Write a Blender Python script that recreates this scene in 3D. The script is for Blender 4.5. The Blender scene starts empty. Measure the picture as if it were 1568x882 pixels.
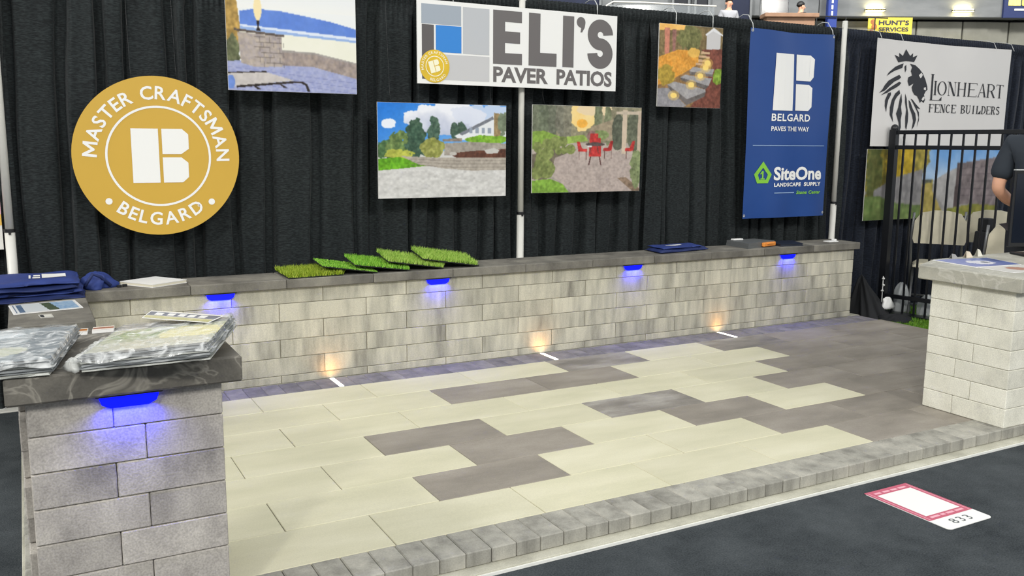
import bpy, bmesh, math, random
import numpy as np
from mathutils import Vector, Matrix

# ------------------------------------------------------------------ camera, world, lights, exposure
SC = bpy.context.scene
COL = SC.collection
R = math.radians
cam_d = bpy.data.cameras.new('camera'); cam_d.sensor_width = 36.0; cam_d.lens = 1374.51 / 1568 * 36.0
cam_d.clip_start = 0.05; cam_d.clip_end = 200
cam = bpy.data.objects.new('camera', cam_d); COL.objects.link(cam)
cr = Vector((0.87934962, -0.47611656, 0.00756726)); cu_ = Vector((0.06910001, 0.14331351, 0.98726209)); cf = Vector((0.47113632, 0.86762564, -0.15892234))
cam.matrix_world = Matrix(((cr.x, cu_.x, -cf.x, -0.2344), (cr.y, cu_.y, -cf.y, -4.9499), (cr.z, cu_.z, -cf.z, 1.4295), (0, 0, 0, 1)))
SC.camera = cam
SC.view_settings.view_transform = 'Standard'; SC.view_settings.look = 'None'
SC.view_settings.gamma = 1.0; SC.view_settings.exposure = 0.2; SC.view_settings.use_curve_mapping = False

W = bpy.data.worlds.new('arena_air'); SC.world = W; W.use_nodes = True
W.node_tree.nodes['Background'].inputs['Color'].default_value = (0.93, 0.97, 1.0, 1)
W.node_tree.nodes['Background'].inputs['Strength'].default_value = 0.60

def arena_and_fill_lamp(x, y, z, power, size=1.6, tx=2.5, ty=-1.0, tz=0.0, col=(1, 0.97, 0.91)):
    d = bpy.data.lights.new('arena_and_fill_lamp', 'AREA'); d.shape = 'DISK'; d.size = size; d.energy = power; d.color = col
    o = bpy.data.objects.new('arena_and_fill_lamp', d); COL.objects.link(o); o.location = (x, y, z)
    o.rotation_euler = (Vector((tx, ty, tz)) - Vector((x, y, z))).to_track_quat('-Z', 'Y').to_euler()
    return o
for lx, ly, lp in ((-9, -4, 380), (-13, -1, 420), (-8, 10, 120), (0, 0, 40), (1, 9, 50), (9, 0, 40), (-8, -14, 760), (2, -17, 640), (11, -15, 400)):  # last three are unseen front lamps added to brighten upright faces
    arena_and_fill_lamp(lx, ly, 9.5, lp)
for lx, ly, lp in ((8, 10, 900), (16, 6, 900), (22, 2, 700)):  # unseen fill lamps added to brighten the far concourse wall
    arena_and_fill_lamp(lx, ly, 11.0, lp, 1.6, lx + 5.5, ly + 10.0, 4.5)

# ------------------------------------------------------------------ helpers
random.seed(7)
def lin(c):
    out = []
    for v in c[:3]:
        v = v / 255.0
        out.append(v / 12.92 if v <= 0.04045 else ((v + 0.055) / 1.055) ** 2.4)
    return (out[0], out[1], out[2], 1.0)

def new_mat(name):
    m = bpy.data.materials.new(name); m.use_nodes = True
    return m, m.node_tree.nodes, m.node_tree.links, m.node_tree.nodes['Principled BSDF']

def plain(name, c, rough=0.6, metal=0.0, spec=0.5, emit=None, estr=0.0, alpha=1.0, coat=0.0, noise=0.06, nscale=18.0, bump=0.0, bscale=120.0):
    m, n, l, b = new_mat(name)
    b.inputs['Roughness'].default_value = rough; b.inputs['Metallic'].default_value = metal
    b.inputs['Specular IOR Level'].default_value = spec; b.inputs['Coat Weight'].default_value = coat
    b.inputs['Alpha'].default_value = alpha
    c = lin(c)
    if noise > 0:
        tc = n.new('ShaderNodeTexCoord'); nz = n.new('ShaderNodeTexNoise'); nz.inputs['Scale'].default_value = nscale; nz.inputs['Detail'].default_value = 3
        mx = n.new('ShaderNodeMix'); mx.data_type = 'RGBA'
        mx.inputs['A'].default_value = tuple(max(0, v * (1 - noise * 2)) for v in c[:3]) + (1,)
        mx.inputs['B'].default_value = tuple(min(1, v * (1 + noise * 2)) for v in c[:3]) + (1,)
        l.new(tc.outputs['Object'], nz.inputs['Vector']); l.new(nz.outputs['Fac'], mx.inputs['Factor']); l.new(mx.outputs['Result'], b.inputs['Base Color'])
    else:
        b.inputs['Base Color'].default_value = c
    if bump > 0:
        tc2 = n.new('ShaderNodeTexCoord'); n2 = n.new('ShaderNodeTexNoise'); n2.inputs['Scale'].default_value = bscale
        bp = n.new('ShaderNodeBump'); bp.inputs['Strength'].default_value = bump; bp.inputs['Distance'].default_value = 0.004
        l.new(tc2.outputs['Object'], n2.inputs['Vector']); l.new(n2.outputs['Fac'], bp.inputs['Height']); l.new(bp.outputs['Normal'], b.inputs['Normal'])
    if emit:
        b.inputs['Emission Color'].default_value = lin(emit); b.inputs['Emission Strength'].default_value = estr
    return m

def stone(name, c_dark, c_mid, c_light, stretch=(1, 1, 1), scale=6.0, rough=0.85, rnd=0.12, fine=0.35, bump=0.25, lo=0.30, hi=0.70, veins=None, spots=0.0):
    """mottled concrete / stone: large stretched patches, fine speckle, per-piece tone"""
    m, n, l, b = new_mat(name)
    b.inputs['Roughness'].default_value = rough; b.inputs['Specular IOR Level'].default_value = 0.3
    g = n.new('ShaderNodeNewGeometry'); oi = n.new('ShaderNodeObjectInfo')
    mul = n.new('ShaderNodeMath'); mul.operation = 'MULTIPLY'; mul.inputs[1].default_value = 37.0
    l.new(oi.outputs['Random'], mul.inputs[0])
    add = n.new('ShaderNodeVectorMath'); add.operation = 'ADD'; l.new(g.outputs['Position'], add.inputs[0]); l.new(mul.outputs[0], add.inputs[1])
    mp = n.new('ShaderNodeVectorMath'); mp.operation = 'MULTIPLY'; mp.inputs[1].default_value = stretch; l.new(add.outputs[0], mp.inputs[0])
    n1 = n.new('ShaderNodeTexNoise'); n1.inputs['Scale'].default_value = scale; n1.inputs['Detail'].default_value = 5; n1.inputs['Roughness'].default_value = 0.6; l.new(mp.outputs[0], n1.inputs['Vector'])
    rp = n.new('ShaderNodeValToRGB'); cr_ = rp.color_ramp; cr_.elements[0].position = lo; cr_.elements[0].color = lin(c_dark); cr_.elements[1].position = hi; cr_.elements[1].color = lin(c_light)
    e = cr_.elements.new((lo + hi) / 2); e.color = lin(c_mid)
    l.new(n1.outputs['Fac'], rp.inputs['Fac'])
    n2 = n.new('ShaderNodeTexNoise'); n2.inputs['Scale'].default_value = 170; n2.inputs['Detail'].default_value = 2; l.new(add.outputs[0], n2.inputs['Vector'])
    mr = n.new('ShaderNodeMapRange'); mr.inputs['From Min'].default_value = 0.3; mr.inputs['From Max'].default_value = 0.7
    mr.inputs['To Min'].default_value = 1 - fine * 0.5; mr.inputs['To Max'].default_value = 1 + fine * 0.35; l.new(n2.outputs['Fac'], mr.inputs['Value'])
    r2 = n.new('ShaderNodeMapRange'); r2.inputs['To Min'].default_value = 1 - rnd; r2.inputs['To Max'].default_value = 1 + rnd; l.new(oi.outputs['Random'], r2.inputs['Value'])
    mm = n.new('ShaderNodeMath'); mm.operation = 'MULTIPLY'; l.new(mr.outputs[0], mm.inputs[0]); l.new(r2.outputs[0], mm.inputs[1])
    vs = n.new('ShaderNodeVectorMath'); vs.operation = 'SCALE'; l.new(rp.outputs['Color'], vs.inputs[0]); l.new(mm.outputs[0], vs.inputs['Scale'])
    last = vs.outputs[0]
    if veins:
        vn = n.new('ShaderNodeTexNoise'); vn.inputs['Scale'].default_value = 5.0; vn.inputs['Detail'].default_value = 4; vn.inputs['Distortion'].default_value = 1.2; l.new(add.outputs[0], vn.inputs['Vector'])
        vr = n.new('ShaderNodeValToRGB'); vr.color_ramp.elements[0].position = 0.475; vr.color_ramp.elements[0].color = (0, 0, 0, 1)
        vr.color_ramp.elements[1].position = 0.525; vr.color_ramp.elements[1].color = (0, 0, 0, 1)
        ee = vr.color_ramp.elements.new(0.5); ee.color = (0.8, 0.8, 0.8, 1)
        l.new(vn.outputs['Fac'], vr.inputs['Fac'])
        mx = n.new('ShaderNodeMix'); mx.data_type = 'RGBA'; mx.inputs['B'].default_value = lin(veins)
        l.new(vr.outputs['Color'], mx.inputs['Factor']); l.new(last, mx.inputs['A']); last = mx.outputs['Result']
    l.new(last, b.inputs['Base Color'])
    bp = n.new('ShaderNodeBump'); bp.inputs['Strength'].default_value = bump; bp.inputs['Distance'].default_value = 0.003
    l.new(n2.outputs['Fac'], bp.inputs['Height']); l.new(bp.outputs['Normal'], b.inputs['Normal'])
    return m

def vcol_mat(name, rough=0.35, spec=0.4, coat=0.0):
    m, n, l, b = new_mat(name)
    a = n.new('ShaderNodeAttribute'); a.attribute_name = 'print'
    l.new(a.outputs['Color'], b.inputs['Base Color']); b.inputs['Roughness'].default_value = rough
    b.inputs['Specular IOR Level'].default_value = spec; b.inputs['Coat Weight'].default_value = coat
    return m

class MB:
    """collects world-space geometry; build() links ONE mesh object (under a parent: local to it)"""
    def __init__(s): s.v = []; s.f = []
    def add(s, vs, fs):
        k = len(s.v); s.v += [tuple(p) for p in vs]; s.f += [tuple(i + k for i in f) for f in fs]; return s
    def box(s, x0, x1, y0, y1, z0, z1, bev=0.0):
        v, f = cbox(x1 - x0, y1 - y0, z1 - z0, bev); cx, cy, cz = (x0 + x1) / 2, (y0 + y1) / 2, (z0 + z1) / 2
        return s.add([(a + cx, b + cy, c + cz) for a, b, c in v], f)
    def obox(s, c, u, v, w, hu, hv, hw, bev=0.0):
        vv, f = cbox(2 * hu, 2 * hv, 2 * hw, bev); c = Vector(c); u = Vector(u).normalized(); v = Vector(v).normalized(); w = Vector(w).normalized()
        return s.add([c + u * a + v * b + w * d for a, b, d in vv], f)
    def prism(s, poly, z0, z1):
        n = len(poly); v = [(x, y, z0) for x, y in poly] + [(x, y, z1) for x, y in poly]
        f = [tuple(range(n - 1, -1, -1)), tuple(range(n, 2 * n))] + [(i, (i + 1) % n, n + (i + 1) % n, n + i) for i in range(n)]
        return s.add(v, f)
    def plate(s, poly, y0, y1):          # polygon in x-z, thickness along y
        n = len(poly); v = [(x, y0, z) for x, z in poly] + [(x, y1, z) for x, z in poly]
        f = [tuple(range(n)), tuple(range(2 * n - 1, n - 1, -1))] + [((i + 1) % n, i, n + i, n + (i + 1) % n) for i in range(n)]
        return s.add(v, f)
    def tube(s, pts, r, n=10, cap=True, r1=None):
        pts = [Vector(p) for p in pts]; rings = []; up = Vector((0, 0, 1))
        for i, p in enumerate(pts):
            d = (pts[min(i + 1, len(pts) - 1)] - pts[max(i - 1, 0)]).normalized()
            a = d.cross(up)
            if a.length < 1e-3: a = d.cross(Vector((1, 0, 0)))
            a.normalize(); b = d.cross(a)
            rr = r if r1 is None else r + (r1 - r) * i / max(1, len(pts) - 1)
            rings.append([p + a * rr * math.cos(2 * math.pi * k / n) + b * rr * math.sin(2 * math.pi * k / n) for k in range(n)])
        v = [q for ring in rings for q in ring]; f = []
        for i in range(len(rings) - 1):
            for k in range(n): f.append((i * n + k, i * n + (k + 1) % n, (i + 1) * n + (k + 1) % n, (i + 1) * n + k))
        if cap: f += [tuple(range(n - 1, -1, -1)), tuple(range((len(rings) - 1) * n, len(rings) * n))]
        return s.add(v, f)
    def ball(s, c, rx, ry=None, rz=None, nu=12, nv=8):
        ry = ry or rx; rz = rz or rx; v = []; f = []
        for j in range(nv + 1):
            t = math.pi * j / nv
            for i in range(nu):
                p = 2 * math.pi * i / nu; v.append((c[0] + rx * math.sin(t) * math.cos(p), c[1] + ry * math.sin(t) * math.sin(p), c[2] + rz * math.cos(t)))
        for j in range(nv):
            for i in range(nu): f.append((j * nu + i, (j + 1) * nu + i, (j + 1) * nu + (i + 1) % nu, j * nu + (i + 1) % nu))
        return s.add(v, f)
    def flat(s, polys, y):               # flat print in the x-z plane facing -y; y may be a function of (x, z)
        for P in polys:
            s.add([(x, y(x, z) if callable(y) else y, z) for x, z in P], [tuple(range(len(P)))])
        return s
    def geo2(s, vs, fs, y):
        return s.add([(x, y(x, z) if callable(y) else y, z) for x, z in vs], fs)
    def build(s, name, mat, parent=None, smooth=False, origin=None):
        o0 = Vector(parent.matrix_world.translation) if parent else Vector(origin or (0, 0, 0))
        o0 = Vector(parent['_base']) if parent and '_base' in parent else o0
        me = bpy.data.meshes.new(name); me.from_pydata([tuple(Vector(p) - o0) for p in s.v], [], s.f); me.update()
        if mat: me.materials.append(mat)
        if smooth: me.polygons.foreach_set('use_smooth', [True] * len(me.polygons))
        o = bpy.data.objects.new(name, me); COL.objects.link(o)
        if parent: o.parent = parent; o['_base'] = tuple(o0)
        else: o.location = o0
        return o

def cbox(dx, dy, dz, b=0.0):
    x, y, z = dx / 2, dy / 2, dz / 2
    if b <= 0:
        v = [(i * x, j * y, k * z) for i in (-1, 1) for j in (-1, 1) for k in (-1, 1)]
        return v, [(0, 1, 3, 2), (4, 6, 7, 5), (0, 4, 5, 1), (2, 3, 7, 6), (0, 2, 6, 4), (1, 5, 7, 3)]
    v = []; idx = {}
    for i in (-1, 1):
        for j in (-1, 1):
            for k in (-1, 1):
                for ax in range(3):
                    p = [i * (x - b), j * (y - b), k * (z - b)]; p[ax] = (i * x, j * y, k * z)[ax]
                    idx[(i, j, k, ax)] = len(v); v.append(tuple(p))
    f = []
    S = (-1, 1)
    for s_ in S:
        f.append([idx[(s_, j, k, 0)] for j, k in ((-1, -1), (1, -1), (1, 1), (-1, 1))])
        f.append([idx[(i, s_, k, 1)] for i, k in ((-1, -1), (1, -1), (1, 1), (-1, 1))])
        f.append([idx[(i, j, s_, 2)] for i, j in ((-1, -1), (1, -1), (1, 1), (-1, 1))])
    for a in S:
        for c in S:
            f.append([idx[(-1, a, c, 1)], idx[(1, a, c, 1)], idx[(1, a, c, 2)], idx[(-1, a, c, 2)]])
            f.append([idx[(a, -1, c, 0)], idx[(a, 1, c, 0)], idx[(a, 1, c, 2)], idx[(a, -1, c, 2)]])
            f.append([idx[(a, c, -1, 0)], idx[(a, c, 1, 0)], idx[(a, c, 1, 1)], idx[(a, c, -1, 1)]])
    for i in S:
        for j in S:
            for k in S: f.append([idx[(i, j, k, ax)] for ax in range(3)])
    out = []
    for q in f:                          # orient outward
        P = [Vector(v[i]) for i in q]; nrm = (P[1] - P[0]).cross(P[2] - P[0]); c = sum(P, Vector()) / len(P)
        out.append(tuple(q) if nrm.dot(c) > 0 else tuple(reversed(q)))
    return v, out

def tag(o, label=None, cat=None, group=None, kind=None):
    if label: o['label'] = label
    if cat: o['category'] = cat
    if group: o['group'] = group
    if kind: o['kind'] = kind
    return o
def thing(name, loc, label, cat, group=None, kind=None):
    o = bpy.data.objects.new(name, None); COL.objects.link(o); o.location = loc; o.empty_display_size = 0.05
    BASE[o.name] = Vector(loc)
    o['_base'] = tuple(loc)
    return tag(o, label, cat, group, kind)
BASE = {}
_boxcache = {}
def piece(name, x0, x1, y0, y1, z0, z1, bev, mat, parent, jit=0.0):
    """a block / slab / paver: shared mesh data between alike pieces"""
    d = (round(x1 - x0, 4), round(y1 - y0, 4), round(z1 - z0, 4)); key = (d, bev, mat.name)
    if key not in _boxcache:
        v, f = cbox(*d, bev); me = bpy.data.meshes.new(name); me.from_pydata(v, [], f); me.materials.append(mat); _boxcache[key] = me
    o = bpy.data.objects.new(name, _boxcache[key]); COL.objects.link(o); o.parent = parent
    c = Vector(((x0 + x1) / 2 + random.uniform(-jit, jit), (y0 + y1) / 2 + random.uniform(-jit, jit), (z0 + z1) / 2))
    o.location = c - Vector(parent['_base']); return o

# ---- lettering
_tc = {}
def text_geo(s, bold=0.0, spacing=1.0, shear=0.0):
    key = (s, bold, spacing, shear)
    if key in _tc: return _tc[key]
    if s == 'M':
        vs = [(0, 0), (.14, 0), (.14, .47), (.36, .13), (.44, .13), (.66, .47), (.66, 0), (.80, 0), (.80, .73), (.66, .73), (.40, .33), (.14, .73), (0, .73)]
        _tc[key] = (vs, [tuple(range(13))], 0.0, 0.80, 0.0, 0.73); return _tc[key]
    c = bpy.data.curves.new('lettering', 'FONT'); c.body = s; c.resolution_u = 3; c.offset = bold; c.space_character = spacing; c.shear = shear
    o = bpy.data.objects.new('lettering', c); COL.objects.link(o)
    dg = bpy.context.evaluated_depsgraph_get(); me = bpy.data.meshes.new_from_object(o.evaluated_get(dg))
    vs = [(p.co.x, p.co.y) for p in me.vertices]; fs = [tuple(p.vertices) for p in me.polygons]
    bpy.data.objects.remove(o); bpy.data.curves.remove(c); bpy.data.meshes.remove(me)
    x0 = min(p[0] for p in vs); x1 = max(p[0] for p in vs); y0 = min(p[1] for p in vs); y1 = max(p[1] for p in vs)
    _tc[key] = (vs, fs, x0, x1, y0, y1); return _tc[key]
def text_box(mb, s, x0, x1, z0, z1, y, bold=0.0, spacing=1.0, shear=0.0):
    vs, fs, a0, a1, b0, b1 = text_geo(s, bold, spacing, shear)
    mb.geo2([(x0 + (u - a0) / (a1 - a0) * (x1 - x0), z0 + (w - b0) / (b1 - b0) * (z1 - z0)) for u, w in vs], fs, y)
def text_arc(mb, s, cx, cz, r, a_mid, h, y, bold=0.03, gap=0.12, inward=False, space=0.35):
    """letters standing on a circle, tops outward (inward=False) or tops towards the centre"""
    _, _, _, _, q0, q1 = text_geo('H', bold); k = h / (q1 - q0)
    ws = []
    for ch in s:
        if ch == ' ': ws.append(space * h / k)
        else:
            g = text_geo(ch, bold); ws.append(g[3] - g[2])
    tot = sum(ws) * k + gap * h * (len(s) - 1); sgn = 1 if inward else -1
    t = -tot / 2
    for ch, w in zip(s, ws):
        mid = t + w * k / 2; t += w * k + gap * h
        if ch == ' ': continue
        rr = r + h / 2 if not inward else r + h / 2
        a = a_mid + sgn * mid / (r + h * 0.5)
        vs, fs, a0, a1, b0, b1 = text_geo(ch, bold)
        ca, sa = math.cos(a), math.sin(a)
        rad = (ca, sa) if not inward else (-ca, -sa); tan = (sa, -ca) if not inward else (-sa, ca)
        base = (cx + ca * (r if not inward else r + h), cz + sa * (r if not inward else r + h))
        mb.geo2([(base[0] + tan[0] * (u - (a0 + a1) / 2) * k + rad[0] * (q - q0) * k, base[1] + tan[1] * (u - (a0 + a1) / 2) * k + rad[1] * (q - q0) * k) for u, q in vs], fs, y)
def ring(cx, cz, r0, r1, n=64, a0=0.0, a1=2 * math.pi, rz0=None, rz1=None):
    rz0 = r0 if rz0 is None else rz0; rz1 = r1 if rz1 is None else rz1; P = []
    for i in range(n):
        a = a0 + (a1 - a0) * i / n; b = a0 + (a1 - a0) * (i + 1) / n
        P.append([(cx + r0 * math.cos(a), cz + rz0 * math.sin(a)), (cx + r1 * math.cos(a), cz + rz1 * math.sin(a)), (cx + r1 * math.cos(b), cz + rz1 * math.sin(b)), (cx + r0 * math.cos(b), cz + rz0 * math.sin(b))])
    return P
def disc(cx, cz, r, n=32, rz=None):
    rz = rz or r
    return [(cx + r * math.cos(2 * math.pi * i / n), cz + rz * math.sin(2 * math.pi * i / n)) for i in range(n)]
def stroke(pts, w):
    out = []; P = [Vector((a, b)) for a, b in pts]
    nn = []
    for i in range(len(P)):
        d = (P[min(i + 1, len(P) - 1)] - P[max(i - 1, 0)]).normalized(); nn.append(Vector((-d.y, d.x)) * w / 2)
    for i in range(len(P) - 1): out.append([tuple(P[i] + nn[i]), tuple(P[i] - nn[i]), tuple(P[i + 1] - nn[i + 1]), tuple(P[i + 1] + nn[i + 1])])
    return out
def rect(x0, x1, z0, z1): return [(x0, z0), (x1, z0), (x1, z1), (x0, z1)]
def logo_b(cx, cz, w, h, ang=0.0):
    """three-piece block letter B: tall bar and two chamfered blocks"""
    P = [[(-.5, -.5), (-.03, -.5), (-.03, .5), (-.5, .5)],
         [(.03, .03), (.36, .03), (.5, .13), (.5, .40), (.39, .5), (.03, .5)],
         [(.03, -.03), (.36, -.03), (.48, -.13), (.48, -.40), (.37, -.5), (.03, -.5)]]
    c, s_ = math.cos(ang), math.sin(ang)
    return [[(cx + u * w * c - v * h * s_, cz + u * w * s_ + v * h * c) for u, v in q] for q in P]

# ---- painting of flat prints (vertex colours of a fine grid)
class Img:
    def __init__(s, w, h, c):
        s.w, s.h = w, h; s.a = np.zeros((h, w, 3)); s.a[:] = c
        s.u, s.v = np.meshgrid((np.arange(w) + .5) / w, (np.arange(h) + .5) / h)
        s.rng = np.random.RandomState(3)
    def noise(s, cu, cv, octv=3, seed=0):
        rng = np.random.RandomState(seed); out = np.zeros((s.h, s.w)); amp = 1; tot = 0
        for _ in range(octv):
            g = rng.rand(int(cv) + 3, int(cu) + 3); x = s.u * cu; y = s.v * cv; xi = x.astype(int); yi = y.astype(int); fx = x - xi; fy = y - yi
            fx = fx * fx * (3 - 2 * fx); fy = fy * fy * (3 - 2 * fy)
            out += amp * ((g[yi, xi] * (1 - fx) + g[yi, xi + 1] * fx) * (1 - fy) + (g[yi + 1, xi] * (1 - fx) + g[yi + 1, xi + 1] * fx) * fy)
            tot += amp; amp *= .55; cu *= 2; cv *= 2
        return out / tot
    def pm(s, pts):
        m = np.zeros((s.h, s.w), bool); n = len(pts)
        for i in range(n):
            x0, y0 = pts[i]; x1, y1 = pts[(i + 1) % n]
            if y0 == y1: continue
            c = ((s.v >= min(y0, y1)) & (s.v < max(y0, y1))) & (s.u < x0 + (s.v - y0) * (x1 - x0) / (y1 - y0)); m ^= c
        return m
    def em(s, cx, cy, rx, ry, rough=0.0, seed=1):
        d = ((s.u - cx) / rx) ** 2 + ((s.v - cy) / ry) ** 2
        if rough: d = d + (s.noise(22, 18, 3, seed) - .5) * 2 * rough
        return d < 1
    def put(s, m, c, c2=None, nz=None, op=1.0):
        col = np.zeros((s.h, s.w, 3)); col[:] = c
        if c2 is not None:
            t = nz if nz is not None else s.v
            t = np.clip(t, 0, 1)[..., None]; col = col * (1 - t) + np.array(c2) * t
        k = (m.astype(float) * op)[..., None]; s.a = s.a * (1 - k) + col * k; return s
    def speck(s, m, amt, cu, cv, seed=5):
        n = (s.noise(cu, cv, 3, seed) - .5) * 2 * amt; s.a = np.clip(s.a + (n * m)[..., None], 0, 255); return s
    def photo(s, amt=16, seed=77):
        """soften flat shapes and add photographic texture"""
        n = (s.noise(s.w / 5, s.h / 5, 3, seed) - .5) * 2; g = (s.noise(11, 8, 3, seed + 1) - .5) * 2
        lum = s.a.mean(2); wt = np.clip((205 - lum) / 90, 0, 1) * np.where(s.a[..., 2] > s.a[..., 1] + 14, .25, 1.0)
        s.a = np.clip(s.a * (1 + (.26 * n * amt / 16 + .10 * g) [..., None] * wt[..., None]), 0, 255)
        p = np.pad(s.a, ((1, 1), (1, 1), (0, 0)), 'edge')
        s.a = (p[1:-1, 1:-1] * 2 + p[:-2, 1:-1] + p[2:, 1:-1] + p[1:-1, :-2] + p[1:-1, 2:]) / 6
        return s
    def mesh(s, name, fn, mat, parent=None, thick=None):
        """fn(u, v) -> world point; v from the top"""
        w, h = s.w, s.h
        base = Vector(parent['_base']) if parent else Vector((0, 0, 0))
        vs = []
        for j in range(h + 1):
            for i in range(w + 1): vs.append(tuple(Vector(fn(i / w, j / h)) - base))
        idx = lambda i, j: j * (w + 1) + i
        fs = [(idx(i, j), idx(i, j + 1), idx(i + 1, j + 1), idx(i + 1, j)) for j in range(h) for i in range(w)]
        me = bpy.data.meshes.new(name); me.from_pydata(vs, [], fs); me.materials.append(mat)
        c = np.clip(s.a, 0, 255) / 255.0; c = np.where(c <= .04045, c / 12.92, ((c + .055) / 1.055) ** 2.4)
        at = me.color_attributes.new('print', 'FLOAT_COLOR', 'CORNER')
        cc = np.ones((w * h, 4, 4)); cc[:, :, :3] = c.reshape(w * h, 1, 3); at.data.foreach_set('color', cc.reshape(-1))
        o = bpy.data.objects.new(name, me); COL.objects.link(o)
        if parent: o.parent = parent
        return o

# ------------------------------------------------------------------ materials
m_block = stone('wall_block_concrete', (134, 131, 121), (176, 173, 159), (202, 198, 181), stretch=(1.0, 1.0, 0.16), scale=11.0, rnd=0.10, fine=0.22, lo=0.25, hi=0.62)
m_colblk = stone('column_block_concrete', (138, 134, 129), (174, 169, 162), (194, 189, 180), stretch=(1.0, 1.0, 0.8), scale=5.5, rnd=0.09, fine=0.42, lo=0.30, hi=0.68)
m_pierblk = stone('pier_block_concrete', (196, 194, 182), (222, 220, 206), (233, 231, 218), stretch=(1.0, 1.0, 0.8), scale=6.0, rnd=0.05, fine=0.25, lo=0.25, hi=0.65)
m_cap = stone('wall_cap_slate', (84, 82, 77), (116, 113, 106), (141, 138, 128), stretch=(1, 1, 0.6), scale=5.0, rnd=0.07, fine=0.2, lo=0.28, hi=0.7)
m_colcap = stone('column_cap_slate', (70, 68, 64), (98, 95, 89), (124, 120, 111), scale=5.0, rnd=0.02, fine=0.18, lo=0.28, hi=0.7, veins=(150, 146, 136), rough=0.6)
m_piercap = stone('pier_cap_slate', (150, 149, 140), (174, 172, 160), (190, 188, 176), scale=5.0, rnd=0.03, fine=0.15, lo=0.28, hi=0.7, veins=(196, 194, 184), rough=0.6)
m_light = stone('light_paving_slab', (203, 200, 172), (213, 209, 182), (221, 217, 192), stretch=(0.5, 1.6, 1), scale=3.0, rnd=0.035, fine=0.10, rough=0.65, bump=0.1)
m_dark = stone('dark_paving_slab', (134, 128, 119), (150, 143, 133), (164, 157, 147), stretch=(0.6, 1.4, 1), scale=3.5, rnd=0.06, fine=0.16, rough=0.6, bump=0.12)
m_dusty = stone('dusty_dark_slab', (120, 116, 110), (146, 141, 134), (176, 172, 165), stretch=(0.7, 1.6, 1), scale=3.0, rnd=0.03, fine=0.16, rough=0.55, bump=0.12, lo=0.36, hi=0.66)
m_edge = stone('edging_paver', (120, 118, 111), (160, 158, 149), (184, 181, 170), stretch=(1, 1, 0.3), scale=9, rnd=0.10, fine=0.2, lo=0.25, hi=0.7)
m_edge_b = stone('back_edging_paver', (104, 101, 108), (130, 127, 133), (152, 148, 150), stretch=(1, 1, 0.3), scale=9, rnd=0.14, fine=0.2, lo=0.25, hi=0.7)  # violet tint from the blue lamp spill is put into the colour
m_ledge = stone('base_mortar', (168, 166, 152), (190, 188, 172), (205, 203, 188), scale=7, rnd=0.0, fine=0.2)
m_bed = plain('bedding_sand', (136, 131, 116), rough=0.95)
m_whitestrip = plain('white_edge_strip', (238, 238, 232), rough=0.4)
m_white = plain('white_board', (240, 240, 238), rough=0.45, noise=0.0)
m_wprint = plain('white_print', (240, 240, 238), rough=0.5, noise=0.0)
m_core = plain('board_edge', (214, 213, 208), rough=0.6, noise=0.0)
m_pole = plain('pole_white_paint', (214, 213, 206), rough=0.35, metal=0.0, noise=0.03)
m_black = plain('black_paint', (17, 19, 24), rough=0.35, noise=0.05)
m_blackp = plain('black_plastic', (20, 21, 24), rough=0.45)
m_hook = plain('hook_wire', (205, 207, 205), rough=0.35, metal=0.2)
m_print = vcol_mat('printed_photo', rough=0.45, spec=0.15)
m_gloss = vcol_mat('printed_gloss_paper', rough=0.3, spec=0.4)

def drape_mat(name, c1, c2):
    m, n, l, b = new_mat(name)
    b.inputs['Roughness'].default_value = 0.75; b.inputs['Specular IOR Level'].default_value = 0.25
    b.inputs['Sheen Weight'].default_value = 0.12; b.inputs['Sheen Roughness'].default_value = 0.45
    g = n.new('ShaderNodeNewGeometry')
    mp = n.new('ShaderNodeVectorMath'); mp.operation = 'MULTIPLY'; mp.inputs[1].default_value = (45, 45, 190); l.new(g.outputs['Position'], mp.inputs[0])
    nz = n.new('ShaderNodeTexNoise'); nz.inputs['Scale'].default_value = 1.0; nz.inputs['Detail'].default_value = 2; l.new(mp.outputs[0], nz.inputs['Vector'])
    rp = n.new('ShaderNodeValToRGB'); rp.color_ramp.elements[0].position = 0.38; rp.color_ramp.elements[0].color = lin(c1); rp.color_ramp.elements[1].position = 0.72; rp.color_ramp.elements[1].color = lin(c2)
    l.new(nz.outputs['Fac'], rp.inputs['Fac']); l.new(rp.outputs['Color'], b.inputs['Base Color'])
    bp = n.new('ShaderNodeBump'); bp.inputs['Strength'].default_value = 0.35; bp.inputs['Distance'].default_value = 0.004; l.new(nz.outputs['Fac'], bp.inputs['Height']); l.new(bp.outputs['Normal'], b.inputs['Normal'])
    return m
m_drape = drape_mat('black_drape', (21, 25, 27), (46, 53, 54))
m_drape_n = drape_mat('navy_black_drape', (24, 29, 39), (42, 49, 64))

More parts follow.
